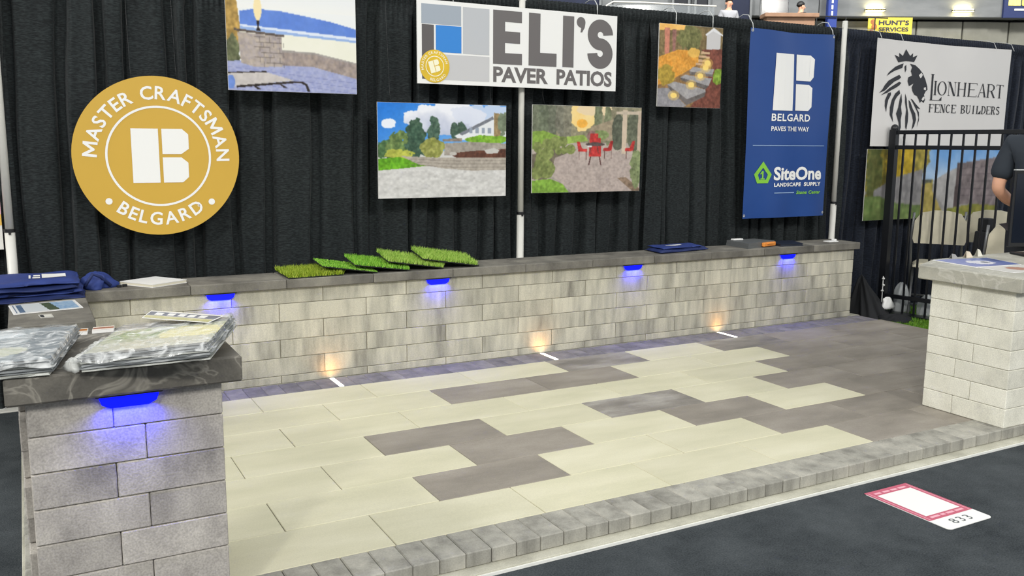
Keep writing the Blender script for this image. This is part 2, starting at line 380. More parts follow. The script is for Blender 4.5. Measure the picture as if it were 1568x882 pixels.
def carpet_mat():
    m, n, l, b = new_mat('charcoal_carpet'); b.inputs['Roughness'].default_value = 0.95; b.inputs['Specular IOR Level'].default_value = 0.1
    g = n.new('ShaderNodeNewGeometry')
    a = n.new('ShaderNodeTexNoise'); a.inputs['Scale'].default_value = 3.0; a.inputs['Detail'].default_value = 6; a.inputs['Roughness'].default_value = 0.65; l.new(g.outputs['Position'], a.inputs['Vector'])
    f = n.new('ShaderNodeTexNoise'); f.inputs['Scale'].default_value = 160; f.inputs['Detail'].default_value = 3; l.new(g.outputs['Position'], f.inputs['Vector'])
    mx = n.new('ShaderNodeMath'); mx.operation = 'MULTIPLY_ADD'; mx.inputs[1].default_value = 0.45; l.new(f.outputs['Fac'], mx.inputs[0]); 
    h = n.new('ShaderNodeMath'); h.operation = 'MULTIPLY'; h.inputs[1].default_value = 0.55; l.new(a.outputs['Fac'], h.inputs[0]); l.new(h.outputs[0], mx.inputs[2])
    rp = n.new('ShaderNodeValToRGB'); rp.color_ramp.elements[0].position = 0.32; rp.color_ramp.elements[0].color = lin((34, 39, 43)); rp.color_ramp.elements[1].position = 0.70; rp.color_ramp.elements[1].color = lin((88, 93, 96))
    l.new(mx.outputs[0], rp.inputs['Fac']); l.new(rp.outputs['Color'], b.inputs['Base Color'])
    bp = n.new('ShaderNodeBump'); bp.inputs['Strength'].default_value = 0.6; bp.inputs['Distance'].default_value = 0.006; l.new(f.outputs['Fac'], bp.inputs['Height']); l.new(bp.outputs['Normal'], b.inputs['Normal'])
    return m
m_carpet = carpet_mat()

# ------------------------------------------------------------------ setting: floor, arena walls
ZC = -0.075
fl = MB().add([(-30, -30, ZC), (45, -30, ZC), (45, 40, ZC), (-30, 40, ZC)], [(0, 1, 2, 3)]).build('floor', m_carpet)
tag(fl, 'dark charcoal navy carpet of the exhibition hall', None, kind='structure')

YAW = R(28.50276); er = Vector((math.cos(YAW), -math.sin(YAW), 0)); ef = Vector((math.sin(YAW), math.cos(YAW), 0))
C0 = Vector((-0.2344, -4.9499, 0))
def far(a, d, z): return C0 + er * a + ef * d + Vector((0, 0, z))
def far_box(mb, a0, a1, d0, d1, z0, z1, bev=0.0):
    c = far((a0 + a1) / 2, (d0 + d1) / 2, (z0 + z1) / 2)
    return mb.obox(c, er, ef, (0, 0, 1), (a1 - a0) / 2, (d1 - d0) / 2, (z1 - z0) / 2, bev)
m_conc = stone('arena_concrete', (112, 112, 104), (130, 130, 122), (146, 145, 136), scale=0.8, rnd=0.05, fine=0.08, bump=0.05)
m_fascia = stone('arena_fascia_grey', (108, 111, 113), (122, 125, 127), (134, 136, 137), stretch=(1, 1, 3), scale=0.7, rnd=0.03, fine=0.06, bump=0.05)
m_seam = plain('dark_seam', (40, 42, 44), rough=0.8)
wb = thing('wall_back', tuple(far(8, 27, 0)), 'grey concrete concourse wall of the arena behind the drapes', None, kind='structure')
a = -3.0
MB_ = MB(); far_box(MB_, -6, 22, 26.6, 26.8, ZC, 9); MB_.build('backing', m_seam, wb)
while a < 20:
    q = MB(); far_box(q, a + 0.02, a + 1.29, 26.3, 26.58, 0.0, 4.93, 0.02); q.build('concrete_panel', m_conc, wb); a += 1.31
for i in range(4):
    q = MB(); far_box(q, -3 + 5.75 * i, -3 + 5.75 * (i + 1) - 0.02, 25.9, 26.55, 4.99, 8.6, 0.02); q.build('fascia_panel', m_fascia, wb)

# ------------------------------------------------------------------ paver platform
XL, XR_ = -0.318, 6.0
YE0, YE1 = -2.262, -2.080          # front edging
plat = thing('paver_platform', (2.85, -1.0, ZC), 'raised patio display of cream and charcoal paving slabs with grey paver edging', 'patio')
MB().box(XL - 0.012, XR_ + 0.01, -2.312, 0.571, ZC, -0.057, 0.002).build('base_slab', m_ledge, plat)
MB().box(XL - 0.012, XR_ + 0.01, -2.319, -2.3125, ZC, -0.064).build('edge_strip', m_whitestrip, plat)
MB().box(XL + 0.19, XR_ - 0.005, YE1 + 0.004, 0.275, -0.0565, -0.005).build('bedding', m_bed, plat)
MB().box(XL, XR_, 0.281, 0.57, -0.0565, -0.0005).build('wall_footing', m_ledge, plat)
x = 0.444 - 0.1012 * 8
while x < XR_ - 0.02:
    xa = max(x, XL); xb = min(x + 0.1012, XR_)
    if xb - xa > 0.03: piece('edging_paver', xa + 0.0012, xb - 0.0012, YE0, YE1 - 0.002, -0.0565, 0.001, 0.004, m_edge, plat, 0.0006)
    x += 0.1012
x = 0.808 - 0.1055 * 10
while x < XR_ - 0.02:                # soldier course along the seat wall
    xa = max(x, XL + 0.19); xb = min(x + 0.1055, XR_)
    hit = any(xa - 0.013 < lx < xb + 0.013 for lx in (1.349, 2.838, 4.42))
    if xb - xa > 0.03:
        if hit:
            lx = [q for q in (1.349, 2.838, 4.42) if xa - 0.013 < q < xb + 0.013][0]
            for p0, p1 in ((xa, lx - 0.015), (lx + 0.015, xb)):
                if p1 - p0 > 0.012: piece('edging_paver', p0 + 0.0012, p1 - 0.0012, 0.064, 0.277, -0.0565, 0.0, 0.003, m_edge_b, plat)
        else: piece('edging_paver', xa + 0.0012, xb - 0.0012, 0.064, 0.277, -0.0565, 0.0, 0.003, m_edge_b, plat, 0.0006)
    x += 0.1055
y = YE1
while y < 0.27:
    piece('edging_paver', XL, XL + 0.187, y + 0.0012, min(y + 0.1012, 0.277) - 0.0012, -0.0565, 0.0, 0.004, m_edge, plat, 0.001); y += 0.1012
rows = [(-2.080, -1.782, 0.859, 0.6235), (-1.782, -1.484, 0.535, 0.6265), (-1.484, -1.175, 0.849, 0.630), (-1.175, -0.868, 0.519, 0.636), (-0.868, -0.562, 0.818, 0.638), (-0.562, -0.242, 0.495, 0.640), (-0.242, 0.062, 0.815, 0.6425)]
dark_rng = [[(3.3, 9)], [(1.1, 1.85), (3.0, 9)], [(1.42, 2.15), (2.7, 3.4), (3.95, 9)], [(1.1, 1.85), (2.4, 3.12), (3.65, 9)], [(3.95, 9)], [(1.75, 3.1), (4.28, 9)], [(2.7, 3.45), (4.0, 9)]]
random.seed(11)
for (y0, y1, xb0, pt), dr in zip(rows, dark_rng):
    x = xb0 - 2 * pt
    while x < XR_:
        xa = max(x, XL + 0.19); xe = min(x + pt, XR_)
        if xe - xa > 0.04:
            mid = x + pt / 2; dk = any(p0 < mid < p1 for p0, p1 in dr)
            piece('paving_slab', xa + 0.0018, xe - 0.0018, y0 + 0.0018, y1 - 0.0018, -0.050, random.uniform(-0.0012, 0.0), 0.002, (m_dusty if (y0 < -1.1 and y0 > -1.2 and 2.4 < x < 2.5) or (y0 > -0.3 and (2.7 < x < 2.8 or 4.0 < x < 4.1)) else m_dark) if dk else m_light, plat, 0.0006)
        x += pt

# ------------------------------------------------------------------ seat wall, return wall, columns
wall = thing('seat_wall', (2.8, 0.41, 0.0), 'long low seat wall of beige grey concrete blocks with slate cap under the posters', 'wall')
zs = [0.0, 0.048, 0.157, 0.266, 0.375, 0.484, 0.576]
WX0, WX1, PT = -0.015, 5.88, 0.5375
MB().box(WX0, WX1 - 0.006, 0.287, 0.522, 0.0, 0.574).build('wall_core', m_bed, wall)
for i in range(6):
    ph = (0.235 if (5 - i) % 2 == 0 else 0.507) - 2 * PT; x = ph
    while x < WX1:
        xa = max(x, WX0); xe = min(x + PT, WX1)
        if xe - xa > 0.03:
            jy = random.uniform(-0.0012, 0.0012)
            piece('wall_block', xa + 0.0016, xe - 0.0016, 0.28 + jy, 0.53 + jy, zs[i] + 0.0012, zs[i + 1] - 0.0012, 0.003, m_block, wall)
        x += PT
x = 0.0128
while x < 5.90:
    xe = min(x + 0.5365, 5.915)
    piece('cap_slab', x + 0.001, xe - 0.001, 0.25 + random.uniform(-0.002, 0.002), 0.57, 0.577, 0.632, 0.004, m_cap, wall); x += 0.5365
ret = thing('return_wall', (-0.155, -0.15, 0.0), 'short return wall with slate cap under the pile of navy bags', 'wall')
MB().box(-0.275, -0.035, -0.54, 0.52, 0.0, 0.574).build('wall_core', m_bed, ret)
for i in range(6):
    ys = [-0.552, -0.02, 0.53] if i % 2 else [-0.552, -0.29, 0.25, 0.53]
    for y0, y1 in zip(ys, ys[1:]): piece('wall_block', -0.288, -0.018, y0 + 0.001, y1 - 0.001, zs[i] + 0.0012, zs[i + 1] - 0.0012, 0.003, m_block, ret)
for y0, y1 in ((-0.592, -0.055), (-0.055, 0.57)): piece('cap_slab', -0.335, 0.0105, y0 + 0.001, y1 - 0.001, 0.577, 0.632, 0.004, m_cap, ret)

def pinwheel(parent, x0, x1, y0, y1, n, h, mat, flip0, L=0.30, left_push=0.0):
    sx, sy = x1 - x0, y1 - y0
    MB().box(x0 + 0.05, x1 - 0.05, y0 + 0.05, y1 - 0.05, 0.0, n * h - 0.002).build('core', m_bed, parent)
    for i in range(n):
        W_ = sx - L; Ly = sy - W_
        if (i + flip0) % 2 == 0:
            B = [(x0, x0 + L, y0, y0 + W_), (x0 + L, x1, y0, y0 + Ly), (x1 - L, x1, y1 - W_, y1), (x0 - left_push, x0 + W_, y0 + W_, y1)]
        else:
            B = [(x1 - L, x1, y0, y0 + W_), (x0, x1 - L, y0, y0 + Ly), (x0 - left_push, x0 + L, y1 - W_, y1), (x1 - W_, x1, y0 + W_, y1)]
            B[0] = (x0 + W_, x1, y0, y0 + W_)
            B[1] = (x0, x0 + W_, y0, y0 + Ly)
        j = lambda: random.uniform(-0.0012, 0.0012)
        for q in B: piece('column_block', q[0] + 0.001, q[1] - 0.001, q[2] + 0.001 + j(), q[3] - 0.001, i * h + 0.0011, (i + 1) * h - 0.0011, 0.003, mat, parent)
colL = thing('stone_column', (-0.013, -2.01, 0.0), 'square grey block column carrying the plastic-wrapped brochures, blue lamp under its cap', 'column')
pinwheel(colL, -0.272, 0.245, -2.266, -1.76, 7, 0.1043, m_colblk, 1, 0.30, 0.022)
MB().box(-0.317, 0.297, -2.312, -1.715, 0.7305, 0.8085, 0.006).build('cap_slab', m_colcap, colL)
pier = thing('stone_pier', (4.8, -2.0, 0.0), 'pale block pier with thick slate cap holding blue leaflets and a black monitor', 'pier')
random.seed(5)
PX1 = 5.52
MB().box(4.15, PX1 - 0.03, -2.22, -1.80, 0.0, 0.705).build('core', m_bed, pier)
for i in range(7):
    z0, z1 = i * 0.1016 + 0.001, (i + 1) * 0.1016 - 0.001
    ys_ = -1.7725 - (0.178 if i % 2 == 0 else 0.275)      # joint on the side face
    Ld = 0.24
    piece('pier_block', 4.11, 4.11 + Ld + (0.06 if i % 2 else 0), ys_ + 0.001, -1.7725, z0, z1, 0.003, m_pierblk, pier)
    piece('pier_block', 4.11, 4.11 + Ld + (0 if i % 2 else 0.06), -2.2525, ys_ - 0.001, z0, z1, 0.003, m_pierblk, pier)
    for (fy0, fy1, off) in ((-2.2525, -2.03, 0.0 if i % 2 else 0.06), (-1.995, -1.7725, 0.06 if i % 2 else 0.0)):
        x = 4.11 + Ld + off + 0.002
        while x < PX1 - 0.03:
            xe = min(x + 0.42, PX1); piece('pier_block', x, xe - 0.002, fy0, fy1, z0, z1, 0.003, m_pierblk, pier); x += 0.42
capP = MB().prism([(4.07, -2.302), (PX1 + 0.04, -2.302), (PX1 + 0.04, -1.545), (4.36, -1.585), (4.07, -1.712)], 0.7125, 0.788)
cp = capP.build('cap_slab', m_piercap, pier)
bv = cp.modifiers.new('edge', 'BEVEL'); bv.width = 0.005; bv.segments = 1

# ------------------------------------------------------------------ lamps of the patio
m_glow_b = plain('blue_glow_plate', (4, 6, 120), rough=0.3, noise=0, emit=(0, 12, 255), estr=1.6)
m_led_w = plain('white_led_lens', (255, 250, 238), rough=0.3, noise=0, emit=(255, 250, 236), estr=2.2)
def blue_lamp(x, y, z, label):
    t = thing('under_cap_lamp', (x, y, z), label, 'lamp', 'blue lamps under the caps')
    hs = MB().box(x - 0.088, x + 0.088, y - 0.011, y + 0.012, z - 0.006, z, 0.002).build('housing', m_blackp, t)
    MB().plate([(x - 0.080, z - 0.0062), (x + 0.080, z - 0.0062), (x + 0.072, z - 0.030), (x + 0.050, z - 0.041), (x - 0.050, z - 0.041), (x - 0.072, z - 0.030)][::-1], y + 0.003, y + 0.011).build('lens', m_glow_b, hs)  # glowing plate shaped as the clipped blue glow under the housing
    d = bpy.data.lights.new('blue_led', 'AREA'); d.shape = 'RECTANGLE'; d.size = 0.12; d.size_y = 0.010; d.energy = 0.75; d.color = (0.006, 0.01, 1.0); d.spread = R(150)
    o = bpy.data.objects.new('blue_led', d); COL.objects.link(o); o.parent = t; o.location = (0, 0.0035, -0.0425); o.rotation_euler = (R(12), 0, 0)
blue_lamp(0.712, 0.265, 0.576, 'blue lamp under the wall cap beside the white binder')
blue_lamp(2.062, 0.265, 0.576, 'blue lamp under the wall cap below the grass samples')
blue_lamp(3.594, 0.265, 0.576, 'blue lamp under the wall cap near the navy bag with white label')
blue_lamp(5.115, 0.265, 0.576, 'blue lamp under the wall cap below the dark folder and grey case')
blue_lamp(-0.012, -2.288, 0.730, 'blue lamp under the cap of the column with brochures')
def bar_lamp(x, label):
    t = thing('paver_bar_lamp', (x, 0.17, 0.0), label, 'lamp', 'amber glowing bar lamps along the seat wall')
    hs = MB().box(x - 0.0145, x + 0.0145, 0.066, 0.276, -0.05, -0.0005, 0.001).build('housing', m_hook, t)
    MB().box(x - 0.0125, x + 0.0125, 0.070, 0.272, -0.0004, 0.0015).build('lens', m_led_w, hs)
    d = bpy.data.lights.new('amber_led', 'AREA'); d.shape = 'RECTANGLE'; d.size = 0.05; d.size_y = 0.02; d.energy = 0.11; d.color = (1.0, 0.46, 0.11); d.spread = R(120)
    o = bpy.data.objects.new('amber_led', d); COL.objects.link(o); o.parent = t; o.location = (-0.01, 0.045, 0.008); o.rotation_euler = Vector((0, -0.62, -1)).to_track_quat('Z', 'Y').to_euler()
bar_lamp(1.349, 'lit bar lamp set in the edging near the column with brochures')
bar_lamp(2.838, 'lit bar lamp set in the edging below the middle white pole')
bar_lamp(4.42, 'lit bar lamp set in the edging below the navy bag with white label')

# ------------------------------------------------------------------ pipe and drape
ZT = 2.43
def drape(x0, x1, y, label, seed, mat=None, zb=ZC + 0.01, zt=ZT, fold=(0.06, 0.24), amp=(0.055, 0.105), slant=0.03):
    """flat-fronted pleats parted by narrow deep creases, gathered on a sleeve at the top"""
    rng = random.Random(seed); seg = []; x = x0 - 0.08
    while x < x1 + 0.12:
        w = rng.uniform(*fold); seg.append((x, w, -rng.uniform(*amp), rng.uniform(0, 6.28))); x += w
        w = rng.choice((0.014, 0.02, 0.028, 0.045, 0.06)); seg.append((x, w, 0.0, 0.0)); x += w
    nx = int((x1 - x0) / 0.006); zz = [zb + (zt - zb) * k / 30 for k in range(28)] + [zt - 0.20, zt - 0.15, zt - 0.11, zt - 0.09, zt - 0.07, zt - 0.045, zt - 0.02, zt]
    zz = sorted(set(round(z, 4) for z in zz)); vs = []; nz = len(zz); starts = [q[0] for q in seg]
    import bisect
    for z in zz:
        t = (z - zb) / (zt - zb); sw = slant * math.sin(2.2 * t + seed); up = max(0.0, min(1.0, (z - (zt - 0.26)) / 0.16))
        for i in range(nx + 1):
            x = x0 + (x1 - x0) * i / nx; xx = x + sw + 0.012 * math.sin(4 * t + x * 6) + 0.006 * math.sin(11 * t + x * 17)
            k = max(0, min(len(seg) - 1, bisect.bisect_right(starts, xx) - 1)); sx, w, a, ph = seg[k]; f = (xx - sx) / w
            if a < 0:
                e = min(f, 1 - f) * w; r_ = min(1.0, e / 0.022); d1 = a * math.sqrt(max(0.0, 1 - (1 - r_) ** 2)) + 0.012 * math.sin(math.pi * f * (2 if w > .14 else 1) + ph) + 0.006 * math.sin(9 * t + ph)
                d1 *= 0.82 + 0.18 * math.sin(2.6 * t + ph)
            else: d1 = 0.0
            d1 = min(0.0, d1)
            d2 = -0.010 * math.sin(x * 2 * math.pi / 0.034 + 2.5 * math.sin(x * 7 + seed)) - 0.05
            sl = -0.020 * math.sin(math.pi * min(1.0, (z - (zt - 0.10)) / 0.10)) if z > zt - 0.10 else 0.0
            vs.append((x, y + d1 * (1 - up) + d2 * up + sl, z))
    fs = [(j * (nx + 1) + i, j * (nx + 1) + i + 1, (j + 1) * (nx + 1) + i + 1, (j + 1) * (nx + 1) + i) for j in range(nz - 1) for i in range(nx)]
    o = MB().add(vs, fs).build('drape', mat or m_drape, smooth=True)
    return tag(o, label, 'drape')
drape(-1.6, -0.27, 0.77, 'black pleated drape on the far side of the pole behind the pile of navy bags', 4)
drape(-0.37, 3.00, 0.76, 'black pleated drape behind the round gold sign and lake patio poster', 1)
drape(2.88, 4.14, 0.77, 'black pleated drape behind the red chair poster', 8, fold=(0.06, 0.18))
drape(4.00, 6.12, 0.76, 'black pleated drape behind the stone steps poster and blue banner', 5)
drape(6.0, 9.2, 0.76, 'navy black drape behind the lion banner and metal fence', 21, mat=m_drape_n, fold=(0.05, 0.14), amp=(0.04, 0.075))

def pole(x, y, label, ztop, tilt=0.0):
    t = thing('drape_pole', (x, y, ZC), label, 'pole', 'white uprights of the drape frame')
    MB().box(x - 0.2, x + 0.2, y + 0.03, y + 0.30, ZC, ZC + 0.008, 0.002).build('base_plate', m_pole, t)
    lt = MB().tube([(x, y, ZC), (x, y, 0.95)], 0.0255, 16).tube([(x, y + 0.02, ZC + 0.008), (x, y + 0.08, ZC + 0.008)], 0.02, 8).build('lower_tube', m_pole, t, True)
    MB().tube([(x, y, 0.95), (x, y, ztop)], 0.021, 16).build('upper_tube', m_pole, t, True)
    MB().tube([(x, y, 0.935), (x, y, 0.953)], 0.028, 16).box(x - 0.006, x + 0.006, y - 0.034, y - 0.02, 0.925, 0.945).build('collar', m_blackp, lt, False)
    MB().box(x - 0.03, x + 0.03, y - 0.006, y + 0.006, ztop - 0.06, ztop - 0.02, 0.003).build('hook_bracket', m_pole, t)
pole(-0.315, 0.60, 'white drape pole rising behind the pile of navy bags', 2.45)
pole(2.842, 0.60, 'white drape pole behind the wide company sign', 2.45)
pole(5.957, 0.60, 'white drape pole at the end of the seat wall beside the blue banner', 2.47)
for x0, x1, lb in ((-0.25, 2.83, 'white crossbar in the drape sleeve above the round gold sign'), (2.855, 5.945, 'white crossbar in the drape sleeve above the blue banner'), (5.99, 9.0, 'white crossbar in the drape sleeve above the lion banner')):
    o = MB().tube([(x0, 0.765, ZT - 0.055), (x1, 0.765, ZT - 0.055)], 0.017, 10).build('drape_crossbar', m_pole, smooth=True)
    tag(o, lb, 'rail', 'crossbars of the drape frame')
t = thing('pole_foot_clip', (5.72, 0.40, 0.632), 'small flat white plastic clip lying on the wall cap by the end pole', 'clip')
MB().box(5.665, 5.775, 0.355, 0.425, 0.632, 0.640, 0.003).build('plate', m_wprint, t)
MB().box(5.745, 5.768, 0.37, 0.41, 0.640, 0.655, 0.003).build('tab', m_wprint, t)

# ------------------------------------------------------------------ posters
m_wire = plain('thin_black_wire', (30, 32, 34), rough=0.4)
def hang_wire(wx, z1, t, y=0.52):
    MB().tube([(wx, y + 0.007, z1 - 0.01), (wx, 0.56, z1 + 0.06 if z1 < 2.3 else z1 + 0.01), (wx, 0.625, ZT - 0.06), (wx, 0.65, ZT + 0.006), (wx, 0.70, ZT + 0.012), (wx, 0.75, ZT + 0.004)], 0.0011, 5).build('hanging_wire', m_wire, t, True)
def poster(name, label, x0, x1, z0, z1, img, y=0.52, th=0.008, cat='poster', hooks=(), wires=()):
    t = thing(name, ((x0 + x1) / 2, y, z0), label, cat)
    MB().box(x0, x1, y + 0.0012, y + th, z0, z1).build('board', m_core, t)
    img.photo().mesh('photo_print', lambda u, v: (x0 + 0.001 + (x1 - x0 - 0.002) * u, y, z1 - 0.001 - (z1 - z0 - 0.002) * v), m_print, t)
    for hx in hooks:
        MB().tube([(hx, 0.545, z1 - 0.004), (hx + 0.004, 0.55, z1 + 0.05), (hx + 0.012, 0.56, z1 + 0.085), (hx + 0.010, 0.60, ZT + 0.012), (hx + 0.01, 0.66, ZT + 0.02), (hx + 0.01, 0.72, ZT + 0.005)], 0.0032, 6).build('hook', m_hook, t, True)
    for wx in wires: hang_wire(wx, z1, t, y)
    return t

def img_garden():                                        # curved retaining wall and house
    im = Img(250, 166, (205, 204, 202)); n1 = im.noise(9, 7, 4, 2); n2 = im.noise(60, 40, 2, 9)
    sky = im.v < 0.5
    im.put(sky, (38, 118, 214), (150, 196, 240), im.u * 0.55 + im.v * 0.7)
    cl = ((im.u - .52) / .30) ** 2 + ((im.v - .16) / .15) ** 2 + (n1 - .5) * 2.2
    im.put(sky & (cl < 1), (236, 238, 246), (172, 180, 206), np.clip((im.v - .06) * 3.5 + (n1 - .5), 0, 1))
    im.put(sky & (im.em(.085, .215, .055, .05, .6, 4)), (232, 236, 246))
    im.put(sky & (im.em(.85, .10, .3, .12, .9, 6)), (216, 222, 238), op=.8)
    for cx, cy, rx, ry, c, c2, sd in ((.06, .48, .09, .10, (62, 92, 60), (98, 128, 84), 1), (.15, .46, .09, .15, (72, 98, 60), (130, 150, 90), 2), (.28, .38, .075, .22, (44, 70, 58), (86, 112, 92), 3), (.42, .30, .045, .17, (52, 76, 66), (104, 130, 110), 5), (.16, .54, .10, .06, (150, 160, 66), (190, 190, 90), 7), (.58, .29, .03, .09, (60, 84, 74), (96, 116, 100), 8), (.64, .27, .04, .10, (56, 80, 70), (96, 116, 100), 11)):
        im.put(im.em(cx, cy, rx, ry, .9, sd), c, c2, n2)
    im.put(im.pm([(.58, .34), (.90, .11), (1, .10), (1, .38), (.62, .38)]), (226, 229, 233)); im.put(im.pm([(.62, .31), (.89, .12), (.90, .15), (.64, .335)]), (122, 126, 136))
    im.put(im.pm([(.90, .08), (.955, .09), (.955, .36), (.90, .36)]), (150, 130, 96)); im.put(im.em(.98, .2, .05, .12, .8, 31), (120, 132, 110))
    for k in range(4): im.put(im.pm([(.70 + .05 * k, .25), (.725 + .05 * k, .245), (.725 + .05 * k, .31), (.70 + .05 * k, .31)]), (150, 160, 176))
    im.put(im.em(.85, .375, .20, .045, .5, 12), (96, 150, 44), (150, 190, 70), n2)
    im.put(im.pm([(.49, .375), (.64, .36), (.64, .40), (.49, .40)]), (140, 128, 118))
    im.put(im.pm([(.50, .42), (.70, .40), (1, .415), (1, .50), (.75, .53), (.50, .55)]), (172, 165, 155), (148, 142, 134), n2)
    im.put(im.pm([(.53, .53), (.72, .50), (1, .475), (1, .575), (.60, .575)]), (112, 72, 58), (82, 58, 50), n2)
    im.put(im.pm([(.82, .49), (.90, .465), (.945, .49), (.93, .525), (.84, .53)]), (196, 194, 190)); im.put(im.em(.57, .53, .03, .02), (190, 186, 180))
    im.put(im.em(.41, .47, .095, .11, .4, 14), (120, 126, 62), (172, 172, 104), n2)
    im.put(im.pm([(0, .585), (.16, .565), (.30, .63), (.36, .66), (.15, .69), (0, .705)]), (112, 172, 44), (86, 146, 38), n2)
    im.put(im.pm([(.17, .555), (.40, .57), (.70, .575), (1, .57), (1, .71), (.72, .715), (.50, .69), (.30, .645)]), (182, 174, 163), (160, 152, 142), n2)
    for k in range(3): im.put(im.pm([(.24, .585 + .03 * k), (.6, .605 + .035 * k), (1, .60 + .037 * k), (1, .606 + .037 * k), (.6, .612 + .035 * k), (.24, .590 + .03 * k)]), (128, 122, 114), op=.7)
    im.speck((im.v > .70).astype(float), 22, 42, 40, 3); im.speck((im.v > .70).astype(float), 14, 14, 30, 8)
    return im
poster('photo_poster', 'poster photo of a curved stone retaining wall with white house under blue sky', 1.760, 2.681, 1.074, 1.682, img_garden(), wires=(1.86, 2.58))

def img_redchairs():
    im = Img(240, 156, (176, 164, 156)); n2 = im.noise(60, 40, 2, 9); n1 = im.noise(12, 9, 3, 4)
    im.put(im.v < .42, (116, 116, 92), (150, 140, 112), n1)
    im.put(im.em(.44, .12, .12, .16, .5, 3), (248, 204, 110), (250, 226, 160), n1); im.put(im.em(.56, .04, .16, .08, .5, 5), (236, 212, 170)); im.put(im.em(.44, .20, .05, .05), (250, 178, 60))
    for cx, w, c in ((.03, .05, (84, 92, 72)), (.10, .05, (74, 84, 64)), (.18, .045, (78, 84, 68)), (.25, .05, (92, 92, 78)), (.31, .035, (100, 98, 82)), (.60, .03, (92, 100, 72)), (.68, .03, (100, 108, 76)), (.575, .02, (86, 96, 66))):
        im.put(im.em(cx, .16, w, .26, .9, int(cx * 100)), c, tuple(q + 26 for q in c), n2)
    im.put(im.pm([(.52, .24), (.74, .14), (.74, .40), (.52, .40)]), (150, 136, 112)); im.put(im.em(.78, .30, .06, .22, .4, 9), (62, 70, 58), (88, 94, 78), n2); im.put(im.em(.93, .28, .07, .24, .4, 19), (66, 74, 60), (96, 102, 82), n2)
    im.put(im.pm([(0, .30), (.10, .29), (.30, .38), (.30, .46), (0, .50)]), (128, 164, 56), (104, 140, 48), n2); im.put(im.pm([(.28, .36), (.46, .33), (.50, .40), (.30, .44)]), (138, 170, 70))
    im.put(im.em(.62, .33, .07, .06, .5, 8), (120, 140, 84)); im.put(im.em(.53, .34, .04, .06, .5, 28), (130, 96, 92))
    pat = im.pm([(.20, .60), (.36, .53), (.60, .50), (.88, .54), (1, .62), (1, 1), (.34, 1), (.22, .86), (.17, .76)])
    im.put(pat, (186, 170, 164), (160, 146, 142), n2); im.put(im.pm([(.0, .56), (.22, .48), (.40, .50), (.20, .60), (.17, .78), (.12, .86), (0, .84)]), (92, 84, 70))
    for cx, cy, r in ((.05, .48, .05), (.13, .44, .05), (.20, .43, .06), (.27, .41, .05), (.34, .50, .05), (.28, .51, .035), (.23, .52, .035), (.14, .54, .06), (.09, .60, .07), (.06, .68, .055), (.04, .77, .06), (.13, .73, .085)):
        im.put(im.em(cx, cy, r * .85, r * 1.25, .25, int(cx * 99)), (82, 98, 44), (136, 148, 80), n2)
    im.put(im.pm([(0, .86), (.16, .84), (.27, .90), (.33, 1), (0, 1)]), (122, 168, 50), (96, 140, 40), n2); im.put(im.pm([(.16, .83), (.19, .82), (.36, .99), (.33, 1), (.27, .90)]), (150, 142, 136))
    im.put(im.pm([(.82, .03), (.865, .03), (.858, .55), (.815, .55)]), (206, 186, 164)); im.put(im.pm([(.76, .05), (1, .04), (1, .08), (.76, .085)]), (196, 180, 160)); im.put(im.pm([(.97, .06), (1, .06), (1, .55), (.965, .55)]), (190, 170, 150))
    red, rd2 = (206, 44, 40), (150, 26, 30)
    for x, y, s_, fl in ((.44, .47, 1, 1), (.565, .49, 1.15, 0), (.69, .46, 1, -1), (.90, .46, .95, -1), (.555, .40, .8, 0)):
        if fl == 0:
            im.put(im.pm([(x - .045 * s_, y - .11 * s_), (x + .045 * s_, y - .11 * s_), (x + .05 * s_, y + .08 * s_), (x - .05 * s_, y + .08 * s_)]), red, rd2, n2); im.put(im.pm([(x - .04 * s_, y + .08 * s_), (x - .03 * s_, y + .08 * s_), (x - .045 * s_, y + .17 * s_), (x - .055 * s_, y + .17 * s_)]), (70, 40, 40)); im.put(im.pm([(x + .03 * s_, y + .08 * s_), (x + .04 * s_, y + .08 * s_), (x + .055 * s_, y + .17 * s_), (x + .045 * s_, y + .17 * s_)]), (70, 40, 40))
        else:
            im.put(im.pm([(x - .045 * fl, y - .06), (x - .02 * fl, y - .06), (x + .005 * fl, y + .02), (x + .05 * fl, y + .025), (x + .05 * fl, y + .06), (x - .03 * fl, y + .055)]), red, rd2, n2)
            for dx in (-.025, .04): im.put(im.pm([(x + dx * fl, y + .05), (x + dx * fl + .007, y + .05), (x + dx * fl + .007, y + .15), (x + dx * fl, y + .15)]), (90, 60, 56))
    im.put(im.em(.565, .44, .09, .022), (70, 56, 56)); im.put(im.em(.515, .465, .022, .012), (224, 222, 224))
    im.put(im.pm([(.78, .84), (.86, .83), (1, .97), (1, 1), (.93, 1)]), (122, 100, 82)); im.put(im.em(.96, .72, .06, .22, .6, 44), (96, 112, 72), (140, 154, 104), n2)
    im.speck(pat.astype(float), 14, 40, 60, 3); im.a = im.a * .84 + np.array((206, 200, 188)) * .16
    return im
poster('photo_poster', 'poster photo of red patio chairs on a round paver patio', 2.886, 3.811, 1.088, 1.696, img_redchairs(), wires=(2.99, 3.70))

